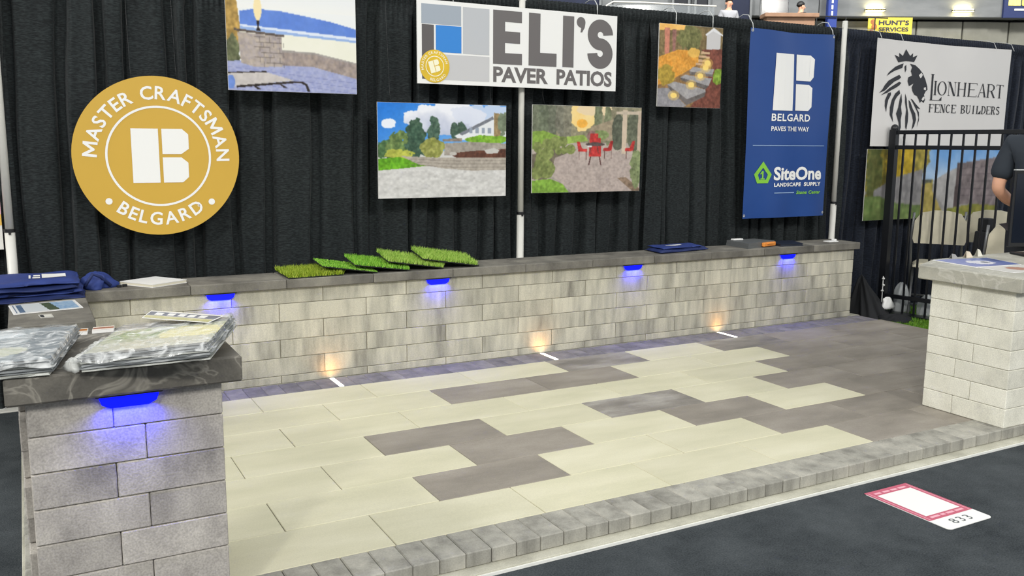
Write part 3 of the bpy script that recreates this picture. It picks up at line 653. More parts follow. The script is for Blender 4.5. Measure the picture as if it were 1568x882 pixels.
def img_lake():
    im = Img(200, 150, (236, 238, 238)); n2 = im.noise(50, 40, 2, 9); n1 = im.noise(8, 7, 3, 4)
    top = -.9  # the upper part is above the picture; lower three quarters matter
    im.put(im.v < .30, (226, 232, 240), (240, 240, 236), im.v * 3)
    im.put(im.pm([(.10, .33), (.22, .30), (.42, .31), (.62, .34), (.80, .37), (1, .42), (1, .50), (.6, .47), (.10, .44)]), (110, 146, 222), (88, 124, 206), n1)
    im.put(im.pm([(.1, .44), (.6, .47), (1, .495), (1, .52), (.6, .495), (.1, .455)]), (222, 230, 244)); im.put(im.pm([(.1, .455), (.6, .495), (1, .52), (1, .54), (.5, .51), (.1, .49)]), (150, 178, 226))
    im.put(im.pm([(.1, .49), (.5, .51), (1, .54), (1, .74), (.65, .655), (.1, .68)]), (232, 232, 214), (240, 238, 226), n1)
    im.put(im.pm([(0, 0), (.06, 0), (.10, .45), (.09, .66), (0, .75)]), (206, 168, 96), (150, 124, 70), n2); im.put(im.em(.03, .66, .06, .13, .8, 3), (84, 92, 66), (130, 132, 100), n2)
    im.put(im.pm([(0, .755), (.10, .745), (.40, .765), (.65, .765), (1, .86), (1, 1.1), (0, 1.1)]), (146, 154, 200), (178, 182, 210), n2)
    im.put(im.pm([(.40, .655), (.66, .66), (1, .735), (1, .865), (.66, .775), (.40, .775)]), (176, 160, 148), (146, 136, 136), n2); im.put(im.pm([(.40, .64), (.66, .648), (1, .722), (1, .738), (.66, .665), (.40, .66)]), (160, 154, 150))
    im.put(im.pm([(.08, .505), (.41, .525), (.41, .785), (.20, .795), (.10, .765)]), (192, 178, 160), (160, 152, 158), n2); im.put(im.pm([(.055, .475), (.43, .51), (.43, .53), (.055, .495)]), (96, 86, 80))
    for r_ in range(6):
        yv = .535 + .043 * r_; im.put(im.pm([(.20, yv), (.41, yv + .004), (.41, yv + .009), (.20, yv + .005)]), (112, 104, 100), op=.8)
        for c_ in range(3): im.put(im.pm([(.24 + .075 * c_ + .03 * (r_ % 2), yv), (.246 + .075 * c_ + .03 * (r_ % 2), yv), (.246 + .075 * c_ + .03 * (r_ % 2), yv + .043), (.24 + .075 * c_ + .03 * (r_ % 2), yv + .043)]), (118, 110, 106), op=.8)
    im.put(im.pm([(.225, .30), (.245, .30), (.242, .46), (.26, .49), (.215, .49), (.228, .46)]), (46, 40, 40)); im.put(im.em(.235, .30, .03, .10), (244, 226, 178))
    for k in range(6): im.put(im.pm([(0, .80 + .035 * k), (1, .90 + .05 * k), (1, .905 + .05 * k), (0, .804 + .035 * k)]), (120, 126, 176), op=.6)
    im.put(im.pm([(0, .855), (.28, .835), (.50, .90), (.06, .965), (0, .97)]), (206, 200, 196), (190, 184, 182), n2)
    for P in ([(.0, .848), (.28, .828), (.30, .836), (.0, .858)], [(.06, .96), (.5, .905), (.56, .905), (.60, .93), (.62, .99), (.60, .995), (.585, .94), (.55, .922), (.5, .922), (.06, .978)]): im.put(im.pm(P), (52, 46, 44))
    im.put(im.pm([(.18, .955), (.20, .955), (.24, .985), (.22, .99)]), (52, 46, 44)); im.put(im.pm([(.38, .935), (.4, .935), (.44, .965), (.42, .97)]), (52, 46, 44)); im.put(im.em(.02, .93, .03, .06), (110, 140, 210))
    im.speck((im.v > .76).astype(float), 12, 30, 40, 3)
    return im
poster('photo_poster', 'poster photo of a lakeside patio with stone pillar and lantern', 0.853, 1.630, 1.724, 2.395, img_lake(), wires=(0.95, 1.53))

def img_steps():
    im = Img(150, 150, (150, 118, 80)); n2 = im.noise(50, 40, 2, 9); n1 = im.noise(8, 7, 3, 4)
    im.put(im.v < .40, (112, 96, 70), (150, 132, 92), n2); im.put(im.em(.48, .14, .20, .16, .6, 4), (96, 100, 62), (140, 136, 92), n2); im.put(im.pm([(0, 0), (.40, 0), (.38, .06), (.0, .08)]), (240, 178, 96), (246, 200, 120), n1)
    im.put(im.pm([(.08, .05), (.16, .05), (.16, .62), (.10, .64)]), (196, 130, 110)); im.put(im.pm([(.20, .06), (.26, .06), (.25, .45), (.21, .46)]), (150, 110, 100))
    im.put(im.pm([(.74, .08), (.84, .02), (.97, .09), (.97, .28), (.74, .28)]), (206, 204, 204)); im.put(im.pm([(.72, .09), (.85, .0), (1, .08), (1, .10), (.84, .045), (.73, .11)]), (228, 228, 230))
    im.put(im.pm([(0, .40), (.30, .30), (.62, .30), (.62, .46), (.40, .58), (.10, .72), (0, .74)]), (206, 138, 56), (236, 176, 84), n2); im.put(im.em(.55, .33, .10, .06, .5, 4), (232, 186, 96)); im.put(im.em(.12, .62, .14, .12, .7, 5), (150, 130, 60), (190, 160, 70), n2)
    im.put(im.pm([(.66, .28), (1, .26), (1, 1), (.52, 1), (.74, .70), (.86, .50), (.80, .40)]), (140, 84, 70), (104, 66, 58), n2); im.put(im.em(.95, .60, .09, .10, .5, 8), (110, 140, 50), (150, 176, 76), n2)
    for k, (x0, x1, y0) in enumerate(((.66, .80, .30), (.63, .80, .35), (.62, .80, .40), (.58, .82, .445))): im.put(im.pm([(x0, y0), (x1, y0 + .01), (x1, y0 + .035), (x0, y0 + .03)]), (196, 160, 132), (222, 190, 150), n1)
    def slab(P, edge):
        im.put(im.pm(edge), (112, 106, 104)); im.put(im.pm(P), (178, 174, 172), (150, 148, 152), n2)
    slab([(.54, .50), (.88, .515), (.86, .58), (.48, .555)], [(.48, .555), (.86, .58), (.86, .61), (.50, .60)])
    slab([(.42, .60), (.85, .63), (.80, .725), (.34, .635)], [(.34, .635), (.80, .725), (.75, .77), (.36, .67)])
    slab([(.26, .69), (.75, .77), (.76, .80), (.46, .90), (.15, .73)], [(.15, .73), (.46, .90), (.76, .80), (.74, .86), (.46, .975), (.17, .78)])
    im.put(im.pm([(0, .78), (.16, .77), (.46, .985), (.40, 1), (0, 1)]), (158, 156, 158), (136, 134, 140), n2)
    for cx, cy in ((.25, .86), (.52, .72), (.66, .605), (.74, .50), (.77, .44)): im.put(im.em(cx, cy, .05, .035), (252, 228, 140)); im.put(im.em(cx, cy, .09, .06), (250, 206, 110), op=.4)
    return im
poster('photo_poster', 'poster photo of lit stone garden steps with orange shrubs', 3.950, 4.557, 1.710, 2.311, img_steps(), hooks=(4.122, 4.475))

# ------------------------------------------------------------------ wide company sign
m_grey_l = plain('sign_grey', (105, 101, 101), rough=0.5, noise=0)
m_g1 = plain('sign_blue_grey', (160, 170, 182), rough=0.5, noise=0); m_g2 = plain('sign_silver', (188, 191, 196), rough=0.5, noise=0); m_g3 = plain('sign_pale_grey', (198, 198, 200), rough=0.5, noise=0)
m_dk = plain('sign_dark_grey', (92, 88, 88), rough=0.5, noise=0); m_bl = plain('sign_blue', (44, 132, 214), rough=0.5, noise=0); m_gold2 = plain('badge_gold', (222, 186, 38), rough=0.4, noise=0.1, nscale=9)
sg = thing('company_sign', (2.80, 0.52, 1.807), "white ELI'S PAVER PATIOS sign board with grey and blue blocks", 'sign')
MB().box(2.036, 3.573, 0.52, 0.530, 1.807, 2.330).build('board', m_white, sg)
yl = 0.5188
MB().flat([rect(2.065, 2.344, 2.182, 2.304)], yl).build('block_print', m_g1, sg)
MB().flat([rect(2.357, 2.55, 2.007, 2.302)], yl).build('block_print', m_g2, sg)
MB().flat([rect(2.067, 2.151, 1.836, 2.177)], yl).build('block_print', m_dk, sg)
MB().flat([rect(2.164, 2.346, 2.008, 2.177)], yl).build('block_print', m_bl, sg)
MB().flat([rect(2.164, 2.551, 1.835, 1.996)], yl).build('block_print', m_g3, sg)
L = MB()
L.flat([[(2.578, 1.954), (2.799, 1.954), (2.799, 2.028), (2.668, 2.028), (2.668, 2.093), (2.783, 2.093), (2.783, 2.169), (2.668, 2.169), (2.668, 2.230), (2.796, 2.230), (2.796, 2.303), (2.578, 2.303)]], yl)
L.flat([[(2.850, 1.955), (3.072, 1.955), (3.072, 2.044), (2.940, 2.044), (2.940, 2.303), (2.850, 2.303)], rect(3.120, 3.211, 1.957, 2.303)], yl)
L.flat([[(3.268 + .036 * math.cos(R(q)), 2.268 + .036 * math.sin(R(q))) for q in range(-15, 246, 15)] + [(3.270, 2.228), (3.264, 2.200), (3.278, 2.200), (3.298, 2.232)]], yl)
sp = [(3.432 + .0655 * math.cos(R(q)), 2.192 + .064 * math.sin(R(q))) for q in range(0, 271, 10)] + [(3.432 + .0655 * math.cos(R(q)), 2.064 + .064 * math.sin(R(q))) for q in range(80, -181, -10)]
L.flat(stroke(sp, 0.084), yl)
text_box(L, 'PAVER', 2.580, 3.006, 1.835, 1.938, yl, bold=0.035, spacing=0.98); text_box(L, 'PATIOS', 3.074, 3.537, 1.835, 1.942, yl, bold=0.035, spacing=0.98)
L.build('lettering', m_grey_l, sg)
bdg = MB().plate(disc(2.155, 1.918, 0.104, 48), 0.5165, 0.5186).build('badge', m_gold2, sg)
L = MB(); text_arc(L, 'MASTER CRAFTSMAN', 2.155, 1.918, 0.078, R(105), 0.017, 0.5155, bold=0.02, gap=0.22); text_arc(L, 'BELGARD', 2.155, 1.918, 0.078, R(287), 0.017, 0.5155, bold=0.02, inward=True, gap=0.22)
L.flat(ring(2.155, 1.918, 0.060, 0.065, 40), 0.5155); L.flat(logo_b(2.153, 1.918, 0.072, 0.076, R(17)), 0.5155); L.build('badge_lettering', plain('badge_white', (248, 244, 214), rough=0.5, noise=0), bdg)
for hx in (2.30, 3.42):
    MB().tube([(hx, 0.545, 2.325), (hx, 0.55, 2.40), (hx + .01, 0.60, ZT + 0.012), (hx + .01, 0.66, ZT + 0.02), (hx + .01, 0.72, ZT + 0.005)], 0.0032, 6).build('hook', m_hook, sg, True)

# ------------------------------------------------------------------ round gold sign
m_gold = plain('gold_sign', (206, 166, 62), rough=0.5, noise=0.02, nscale=4)
gx, gz, gr = 0.452, 1.343, 0.444
gd = thing('round_sign', (gx, 0.515, gz - gr), 'round gold MASTER CRAFTSMAN BELGARD sign with white block letter B', 'sign')
MB().plate(disc(gx, gz, gr, 96), 0.515, 0.525).build('disc', m_gold, gd)
L = MB(); yl = 0.5135
L.flat(ring(gx + 0.004, gz, 0.269, 0.281, 96), yl)
text_arc(L, 'MASTER CRAFTSMAN', gx, gz, 0.315, R(88), 0.073, yl, bold=0.018, gap=0.16, space=0.4)
text_arc(L, 'BELGARD', gx, gz, 0.315, R(270), 0.072, yl, bold=0.018, gap=0.16, inward=True)
L.flat([disc(gx - 0.272, gz - 0.248, 0.018), disc(gx + 0.278, gz - 0.262, 0.018)], yl)
L.flat(logo_b(gx + 0.012, gz + 0.003, 0.305, 0.302), yl)
L.flat(ring(gx + 0.205, gz - 0.283, 0.004, 0.0065, 16), yl)
L.build('lettering', m_wprint, gd)
for wx in (gx - 0.12, gx + 0.12): hang_wire(wx, gz + 0.43, gd, 0.517)

# ------------------------------------------------------------------ tall blue banner
def vinyl(name, c, c2, rough=0.32):
    m, n, l, b = new_mat(name); b.inputs['Base Color'].default_value = lin(c); b.inputs['Roughness'].default_value = rough; b.inputs['Specular IOR Level'].default_value = 0.5
    g = n.new('ShaderNodeNewGeometry'); nz = n.new('ShaderNodeTexNoise'); nz.inputs['Scale'].default_value = 2.2; nz.inputs['Distortion'].default_value = 0.5; l.new(g.outputs['Position'], nz.inputs['Vector'])
    mx = n.new('ShaderNodeMix'); mx.data_type = 'RGBA'; mx.inputs['A'].default_value = lin(c); mx.inputs['B'].default_value = lin(c2); l.new(nz.outputs['Fac'], mx.inputs['Factor']); l.new(mx.outputs['Result'], b.inputs['Base Color'])
    return m
m_navy = vinyl('blue_vinyl', (30, 66, 132), (40, 78, 146)); m_wvin = vinyl('white_vinyl', (214, 212, 210), (224, 222, 220), 0.4)
def wave_b(x, z):
    u = (x - 4.84) / 0.91; v = (z - 0.845) / 1.49
    return 0.52 - 0.016 * math.sin(math.pi * u) * (1 - 0.6 * v) - 0.012 * v * math.sin(9.5 * (u + 0.55 * v) + 0.6) * (0.3 + v) + 0.010 * (1 - v) ** 3 * math.sin(13 * u)
def cloth_grid(x0, x1, z0, z1, fn, nx, nz, sag=0.0):
    vs = []; 
    for j in range(nz + 1):
        for i in range(nx + 1):
            u, v = i / nx, j / nz; z = z0 + (z1 - z0) * v - sag * math.sin(math.pi * u) * (1 - v) + (-0.012 * math.sin(math.pi * u) if v > .999 else 0)
            x = x0 + (x1 - x0) * u; vs.append((x, fn(x, z), z))
    return vs, [(j * (nx + 1) + i, j * (nx + 1) + i + 1, (j + 1) * (nx + 1) + i + 1, (j + 1) * (nx + 1) + i) for j in range(nz) for i in range(nx)]
bn = thing('hanging_banner', (5.295, 0.52, 0.845), 'tall blue vinyl BELGARD banner with a white block letter B, hung by the end pole', 'banner')
MB().add(*cloth_grid(4.842, 5.750, 0.845, 2.336, wave_b, 40, 60)).build('banner_sheet', m_navy, bn, True)
yb = lambda x, z: wave_b(x, z) - 0.004
def dice(polys, nz=14):                                    # cut print into bands so that it follows the cloth
    out = []
    for P in polys:
        z0 = min(q[1] for q in P); z1 = max(q[1] for q in P)
        def clip(P, zc, keep_up):
            o = []
            for i in range(len(P)):
                a_, b_ = P[i], P[(i + 1) % len(P)]; ia = (a_[1] >= zc) == keep_up or a_[1] == zc; ib = (b_[1] >= zc) == keep_up or b_[1] == zc
                if ia: o.append(a_)
                if ia != ib:
                    t_ = (zc - a_[1]) / (b_[1] - a_[1]); o.append((a_[0] + (b_[0] - a_[0]) * t_, zc))
            return o
        for k in range(nz):
            a_ = z0 + (z1 - z0) * k / nz; b_ = z0 + (z1 - z0) * (k + 1) / nz
            Q = clip(P, a_, True) if k else P
            if len(Q) > 2: Q = clip(Q, b_, False) if k < nz - 1 else Q
            if len(Q) > 2:
                xs = [q[0] for q in Q]; out.append(Q)
    return out
def slice_x(rects, n=4):
    return [rect(x0 + (x1 - x0) * i / n, x0 + (x1 - x0) * (i + 1) / n, z0 + (z1 - z0) * j / 14, z0 + (z1 - z0) * (j + 1) / 14) for x0, x1, z0, z1 in rects for i in range(n) for j in range(14)]
L = MB()
MB().flat(slice_x([(5.097, 5.306, 1.709, 2.156)]), yb).build('logo_block', m_wprint, bn)
for zq, P_ in ((1.951, [(5.49, 1.951), (5.506, 1.951), (5.538, 1.984), (5.538, 2.128), (5.492, 2.156), (5.49, 2.156)]), (1.712, [(5.49, 1.712), (5.495, 1.712), (5.532, 1.744), (5.532, 1.898), (5.492, 1.922), (5.49, 1.922)])):
    MB().flat(slice_x([(5.338, 5.49, zq, P_[-1][1])]), yb).flat([P_], yb).build('logo_block', m_wprint, bn)
for tx_, q_, bo_, spc_ in (('BELGARD', (5.092, 5.521, 1.625, 1.684), .02, 1.1), ('PAVES THE WAY', (5.094, 5.515, 1.545, 1.583), .02, 1.0), ('SiteOne', (5.141, 5.688, 1.148, 1.258), .032, 1.0), ('LANDSCAPE', (5.148, 5.452, 1.097, 1.129), .035, 1.1), ('SUPPLY', (5.487, 5.685, 1.097, 1.129), .035, 1.1)):
    L = MB(); text_box(L, tx_, *q_, yb, bold=bo_, spacing=spc_); L.build('lettering', m_wprint, bn)
MB().flat(slice_x([(4.911, 5.707, 1.427, 1.432)], 12), yb).flat(slice_x([(5.152, 5.382, 1.043, 1.050)], 4), yb).build('rule', plain('pale_blue_print', (150, 178, 214), noise=0), bn)
m_lime = plain('lime_print', (132, 200, 62), rough=0.5, noise=0)
L = MB(); o_ = [(5.030, 1.302), (5.118, 1.197), (5.083, 1.128), (4.975, 1.127), (4.940, 1.198)]; i_ = [(5.030, 1.252), (5.080, 1.195), (5.062, 1.155), (4.997, 1.155), (4.980, 1.195)]
for k in range(5): L.flat([[o_[k], o_[(k + 1) % 5], i_[(k + 1) % 5], i_[k]]], yb)
L.build('emblem_outline', m_lime, bn); L = MB()
L.flat([[(5.022, 1.225), (5.036, 1.225), (5.036, 1.166), (5.050, 1.166), (5.050, 1.158), (5.008, 1.158), (5.008, 1.166), (5.022, 1.166), (5.022, 1.205), (5.006, 1.196), (5.006, 1.208)]], yb)
L.build('emblem_numeral', m_lime, bn)
for tx_, xa_, xb_ in (('Stone', 5.408, 5.523), ('Center', 5.543, 5.687)):
    L = MB(); text_box(L, tx_, xa_, xb_, 1.032, 1.061, yb, bold=0.02, shear=0.15); L.build('lettering', m_lime, bn)
#, 5.687, 1.032, 1.061, yb, bold=0.02, shear=0.15); L.build('lime_print', m_lime, bn)
G = MB()
for gx_, gz_ in ((4.856, 0.868), (5.738, 0.872), (4.858, 2.318), (5.735, 2.318)): G.flat(ring(gx_, gz_, 0.005, 0.011, 14), lambda x, z: wave_b(x, z) - 0.003)
G.build('grommet', m_hook, bn)
for hx in (4.858, 5.735): MB().tube([(hx, 0.515, 2.316), (hx + 0.015, 0.54, 2.37), (hx + 0.02, 0.60, ZT + 0.012), (hx + 0.02, 0.66, ZT + 0.022), (hx + 0.02, 0.72, ZT)], 0.003, 6).build('tie', m_hook, bn, True)

# ------------------------------------------------------------------ white lion banner of the neighbouring stand
LION=[
 [(6.755,2.155),(6.823,2.144),(6.877,2.114),(6.924,2.077),(6.964,2.024),(6.992,1.970),(7.001,1.937),(6.977,1.920),(6.960,1.892),(6.978,1.848),(6.964,1.820),(6.936,1.836),(6.913,1.818),(6.898,1.846),(6.872,1.878),(6.837,1.888),(6.808,1.920),(6.796,1.952),(6.817,1.986),(6.761,1.960),(6.739,2.004),(6.744,2.037),(6.792,2.055),(6.771,2.093),(6.783,2.126)],
 [(6.687,2.127),(6.707,2.144),(6.713,2.101),(6.700,2.076)],
 [(6.570,2.121),(6.641,2.146),(6.673,2.153),(6.661,2.115),(6.621,2.102),(6.574,2.089),(6.519,2.066),(6.466,2.037),(6.487,2.067),(6.524,2.092)],
 [(6.627,2.054),(6.564,2.030),(6.494,2.000),(6.450,1.961),(6.422,1.923),(6.383,1.889),(6.456,1.913),(6.508,1.953),(6.568,1.992),(6.631,2.016),(6.653,2.034)],
 [(6.633,1.995),(6.571,1.966),(6.509,1.936),(6.457,1.902),(6.404,1.869),(6.482,1.893),(6.531,1.916),(6.590,1.939),(6.637,1.963),(6.659,1.985)],
 [(6.498,1.893),(6.464,1.833),(6.465,1.779),(6.487,1.726),(6.491,1.780),(6.505,1.834),(6.535,1.878),(6.533,1.900)],
 [(6.641,1.925),(6.588,1.891),(6.550,1.835),(6.531,1.770),(6.535,1.705),(6.583,1.641),(6.568,1.706),(6.577,1.771),(6.587,1.826),(6.615,1.864),(6.653,1.893)],
 [(6.670,1.893),(6.651,1.838),(6.639,1.773),(6.615,1.718),(6.654,1.642),(6.670,1.554),(6.687,1.598),(6.679,1.664),(6.690,1.719),(6.675,1.774),(6.682,1.828)],
 [(6.719,1.895),(6.723,1.819),(6.744,1.753),(6.738,1.687),(6.745,1.599),(6.761,1.577),(6.775,1.655),(6.773,1.721),(6.753,1.787),(6.741,1.852)],
 [(6.767,1.842),(6.783,1.776),(6.824,1.711),(6.843,1.656),(6.831,1.578),(6.861,1.612),(6.880,1.668),(6.865,1.723),(6.826,1.766),(6.794,1.821)],
 [(6.791,1.853),(6.839,1.800),(6.888,1.740),(6.911,1.691),(6.897,1.602),(6.919,1.669),(6.911,1.735),(6.876,1.773),(6.928,1.763),(6.864,1.806),(6.820,1.843)],
 [(6.723,1.499),(6.737,1.549),(6.763,1.561),(6.753,1.527)],
 [(6.633,1.559),(6.674,1.552),(6.659,1.504)],
 [(6.550,2.222),(6.613,2.204),(6.608,2.241),(6.657,2.217),(6.691,2.277),(6.747,2.221),(6.782,2.247),(6.782,2.212),(6.838,2.231),(6.803,2.172),(6.703,2.176),(6.606,2.160)],
]
LIONW=[
 [(6.872,2.059),(6.903,2.082),(6.922,2.066),(6.911,2.044),(6.895,2.035)],
 [(6.948,1.952),(6.974,1.958),(6.978,1.931),(6.950,1.935)],
 [(6.930,1.849),(6.949,1.875),(6.968,1.870),(6.965,1.850),(6.945,1.838)],
]
def wave_l(x, z):
    u = (x - 6.31) / 1.86; v = (z - 1.43) / 0.92
    return 0.56 - 0.006 * math.sin(math.pi * u) - 0.005 * math.sin(16 * u + 2.5 * v) * v - 0.004 * math.sin(5 * u - 3 * v)
yv = lambda x, z: wave_l(x, z) - 0.004
lb = thing('vinyl_banner', (7.24, 0.525, 1.43), 'white LIONHEART FENCE BUILDERS banner with crowned black lion head', 'banner')
MB().add(*cloth_grid(6.315, 8.185, 1.430, 2.352, wave_l, 60, 30)).build('banner_sheet', m_wvin, lb, True)
m_ink = plain('charcoal_print', (40, 42, 48), rough=0.5, noise=0)
L = MB(); L.flat(LION, yv); L.build('lion_emblem', m_ink, lb)
for P_ in LIONW: MB().flat([P_], lambda x, z: wave_l(x, z) - 0.006).build('emblem_highlight', m_wvin, lb)
def serif(ch, x0, x1, z0, z1, t, h):
    """high-contrast roman capitals: thick stems t, hairlines h"""
    w = x1 - x0; zm = (z0 + z1) / 2; s_ = t * 0.45; P = []
    st = lambda x, a=z0, b=z1: P.extend([rect(x, x + t, a, b), rect(x - s_, x + t + s_, a, a + h), rect(x - s_, x + t + s_, b - h, b)])
    bar = lambda a, b, z: P.append(rect(a, b, z, z + h))
    def half(cx, cz, rx, rz): P.extend(ring(cx, cz, rx - t, rx, 14, -math.pi / 2, math.pi / 2, rz - h, rz))
    if ch == 'I': st(x0 + (w - t) / 2)
    elif ch == 'L': st(x0 + s_); bar(x0, x1, z0); P.append([(x1, z0), (x1, z0 + .035), (x1 - .045, z0)])
    elif ch == 'O': P.extend(ring((x0 + x1) / 2, zm, w / 2 - t, w / 2, 28, 0, 2 * math.pi, (z1 - z0) / 2 - h, (z1 - z0) / 2))
    elif ch == 'C': P.extend(ring((x0 + x1) / 2, zm, w / 2 - t, w / 2, 22, R(45), R(315), (z1 - z0) / 2 - h, (z1 - z0) / 2))
    elif ch == 'N': P.extend([rect(x0 + s_, x0 + s_ + h, z0, z1), rect(x1 - h - s_, x1 - s_, z0, z1), [(x0 + s_, z1), (x0 + s_ + t * 1.2, z1), (x1 - s_, z0), (x1 - s_ - t * 1.2, z0)]]); bar(x0, x0 + 3 * s_, z0); bar(x1 - 3 * s_, x1, z1 - h); bar(x0 - s_, x0 + t, z1 - h)
    elif ch == 'H': st(x0 + s_); st(x1 - t - s_); bar(x0 + t, x1 - t, zm)
    elif ch in 'EF':
        st(x0 + s_); bar(x0 + t, x1, z1 - h); bar(x0 + t, x1 - w * .25, zm)
        if ch == 'E': bar(x0 + t, x1, z0); P.append(rect(x1 - h, x1, z0, z0 + .018))
        P.append(rect(x1 - h, x1, z1 - .018, z1))
    elif ch == 'A': P.extend([[(x0, z0), (x0 + h * 1.3, z0), (x0 + w * .52, z1), (x0 + w * .46, z1)], [(x1 - t * 1.25, z0), (x1, z0), (x0 + w * .56, z1), (x0 + w * .44, z1)]]); bar(x0 + w * .22, x0 + w * .72, z0 + (z1 - z0) * .33); bar(x0 - s_, x0 + 2 * s_, z0)
    elif ch == 'R': st(x0 + s_); half(x0 + w * .45, z1 - (z1 - z0) * .26, w * .45, (z1 - z0) * .26); bar(x0 + t, x0 + w * .45, z1 - h); bar(x0 + t, x0 + w * .45, z1 - (z1 - z0) * .52); P.append([(x0 + w * .42, zm), (x0 + w * .60, zm), (x1, z0), (x1 - t * 1.2, z0)])
    elif ch == 'T': st(x0 + (w - t) / 2); bar(x0, x1, z1 - h); P.extend([rect(x0, x0 + h, z1 - .018, z1), rect(x1 - h, x1, z1 - .018, z1)])
    elif ch == 'B': st(x0 + s_); half(x0 + w * .45, z1 - (z1 - z0) * .25, w * .42, (z1 - z0) * .25); half(x0 + w * .45, z0 + (z1 - z0) * .26, w * .52, (z1 - z0) * .26); [bar(x0 + t, x0 + w * .45, q) for q in (z0, zm, z1 - h)]
    elif ch == 'D': st(x0 + s_); half(x0 + w * .40, zm, w * .60, (z1 - z0) / 2); [bar(x0 + t, x0 + w * .40, q) for q in (z0, z1 - h)]
    elif ch == 'U': P.extend([rect(x0 + s_, x0 + s_ + t, z0 + .02, z1), rect(x1 - s_ - h, x1 - s_, z0 + .02, z1)]); P.extend(ring((x0 + x1) / 2, z0 + .022, w / 2 - s_ - t * .8, w / 2 - s_, 14, math.pi, 2 * math.pi, .016, .022)); bar(x0 - s_, x0 + t + 2 * s_, z1 - h); bar(x1 - 3 * s_, x1, z1 - h)
    elif ch == 'S':
        rz = (z1 - z0) / 4; cx = (x0 + x1) / 2; rx = w * .36
        P.extend(stroke([(cx + rx * math.cos(R(q)), z1 - rz + (rz - h) * math.sin(R(q))) for q in range(30, 271, 20)] + [(cx + rx * math.cos(R(q)), z0 + rz + (rz - h) * math.sin(R(q))) for q in range(75, -151, -20)], t * .7))
    return P
L = MB(); L.flat(serif('L', 7.036, 7.20, 1.845, 2.078, 0.024, 0.005), yv)
for ch, x0, x1 in (('I', 7.085, 7.125), ('O', 7.135, 7.265), ('N', 7.285, 7.400), ('H', 7.418, 7.545), ('E', 7.568, 7.700), ('A', 7.722, 7.838), ('R', 7.852, 7.985), ('T', 8.000, 8.115)): L.flat(serif(ch, x0, x1, 1.893, 2.019, 0.020, 0.005), yv)
L.build('lettering', m_ink, lb)
for wd, x0, x1 in (('FENCE', 7.037, 7.430), ('BUILDERS', 7.490, 8.098)):
    n_ = len(wd); st_ = (x1 - x0) / n_; L = MB()
    for i, ch in enumerate(wd): L.flat(serif(ch, x0 + st_ * i, x0 + st_ * (i + 0.88), 1.738, 1.814, 0.014, 0.005), yv)
    L.build('lettering', m_ink, lb)
for hx in (6.33, 6.60, 7.9, 8.165): MB().tube([(hx, 0.52, 2.335), (hx + 0.01, 0.56, 2.40), (hx + 0.012, 0.64, ZT - 0.005), (hx + 0.012, 0.70, ZT + 0.006), (hx + .012, .75, ZT)], 0.0022, 6).build('tie', m_hook, lb, True)

def img_fence():
    im = Img(200, 62, (150, 148, 146)); n2 = im.noise(60, 20, 2, 9); n1 = im.noise(14, 6, 3, 4)
    im.put(im.v < .5, (112, 160, 214), (196, 214, 232), im.v * 1.8 + (n1 - .5) * .8)
    im.put(im.em(.10, .30, .13, .45, .7, 2), (104, 104, 50), (160, 140, 60), n2); im.put(im.em(.26, .20, .12, .30, .7, 6), (166, 140, 40), (206, 176, 60), n2); im.put(im.em(.38, .10, .06, .25, .7, 9), (120, 112, 56), (190, 170, 80), n2); im.put(im.em(.05, .30, .06, .40, .7, 12), (66, 78, 46), (120, 118, 70), n2)
    im.put(im.pm([(.06, .58), (.20, .40), (.40, .28), (.40, .78), (.30, .74), (.14, .70), (.06, .72)]), (150, 148, 148), (134, 132, 134), n2)
    im.put(im.pm([(0, .66), (.10, .66), (.20, .76), (.42, .82), (.42, 1), (0, 1)]), (92, 118, 66), (122, 136, 84), n2)
    im.put(im.pm([(.40, .46), (.48, .44), (.48, .60), (.56, .90), (.60, 1), (.40, 1)]), (176, 156, 96), (150, 140, 70), n2); im.put(im.pm([(.40, .44), (.47, .43), (.47, .48), (.40, .50)]), (92, 96, 84))
    im.put(im.pm([(.48, .46), (.58, .34), (.68, .24), (.68, 1), (.60, .90), (.52, .70)]), (176, 174, 172), (160, 158, 158), n2)
    im.put(im.pm([(.68, .20), (1, .10), (1, .86), (.68, .82)]), (134, 124, 124), (118, 108, 110), n2)
    for k in range(5): im.put(im.pm([(.68, .28 + .1 * k), (1, .22 + .12 * k), (1, .235 + .12 * k), (.68, .29 + .1 * k)]), (98, 88, 92), op=.7)
    im.put(im.pm([(.655, .20), (.69, .20), (.685, .90), (.65, .90)]), (84, 74, 74)); im.put(im.pm([(.60, .88), (.80, .82), (1, .86), (1, 1), (.58, 1)]), (110, 120, 56), (150, 140, 70), n2)
    return im
fb = thing('photo_banner', (7.24, 0.54, 0.77), 'long photo banner of timber fences and autumn trees behind the metal fence', 'banner')
MB().box(6.30, 8.19, 0.571, 0.575, 0.775, 1.405).build('board', m_core, fb)
img_fence().photo().mesh('photo_print', lambda u, v: (6.302 + 1.886 * u, 0.5695, 1.404 - 0.628 * v), m_print, fb)

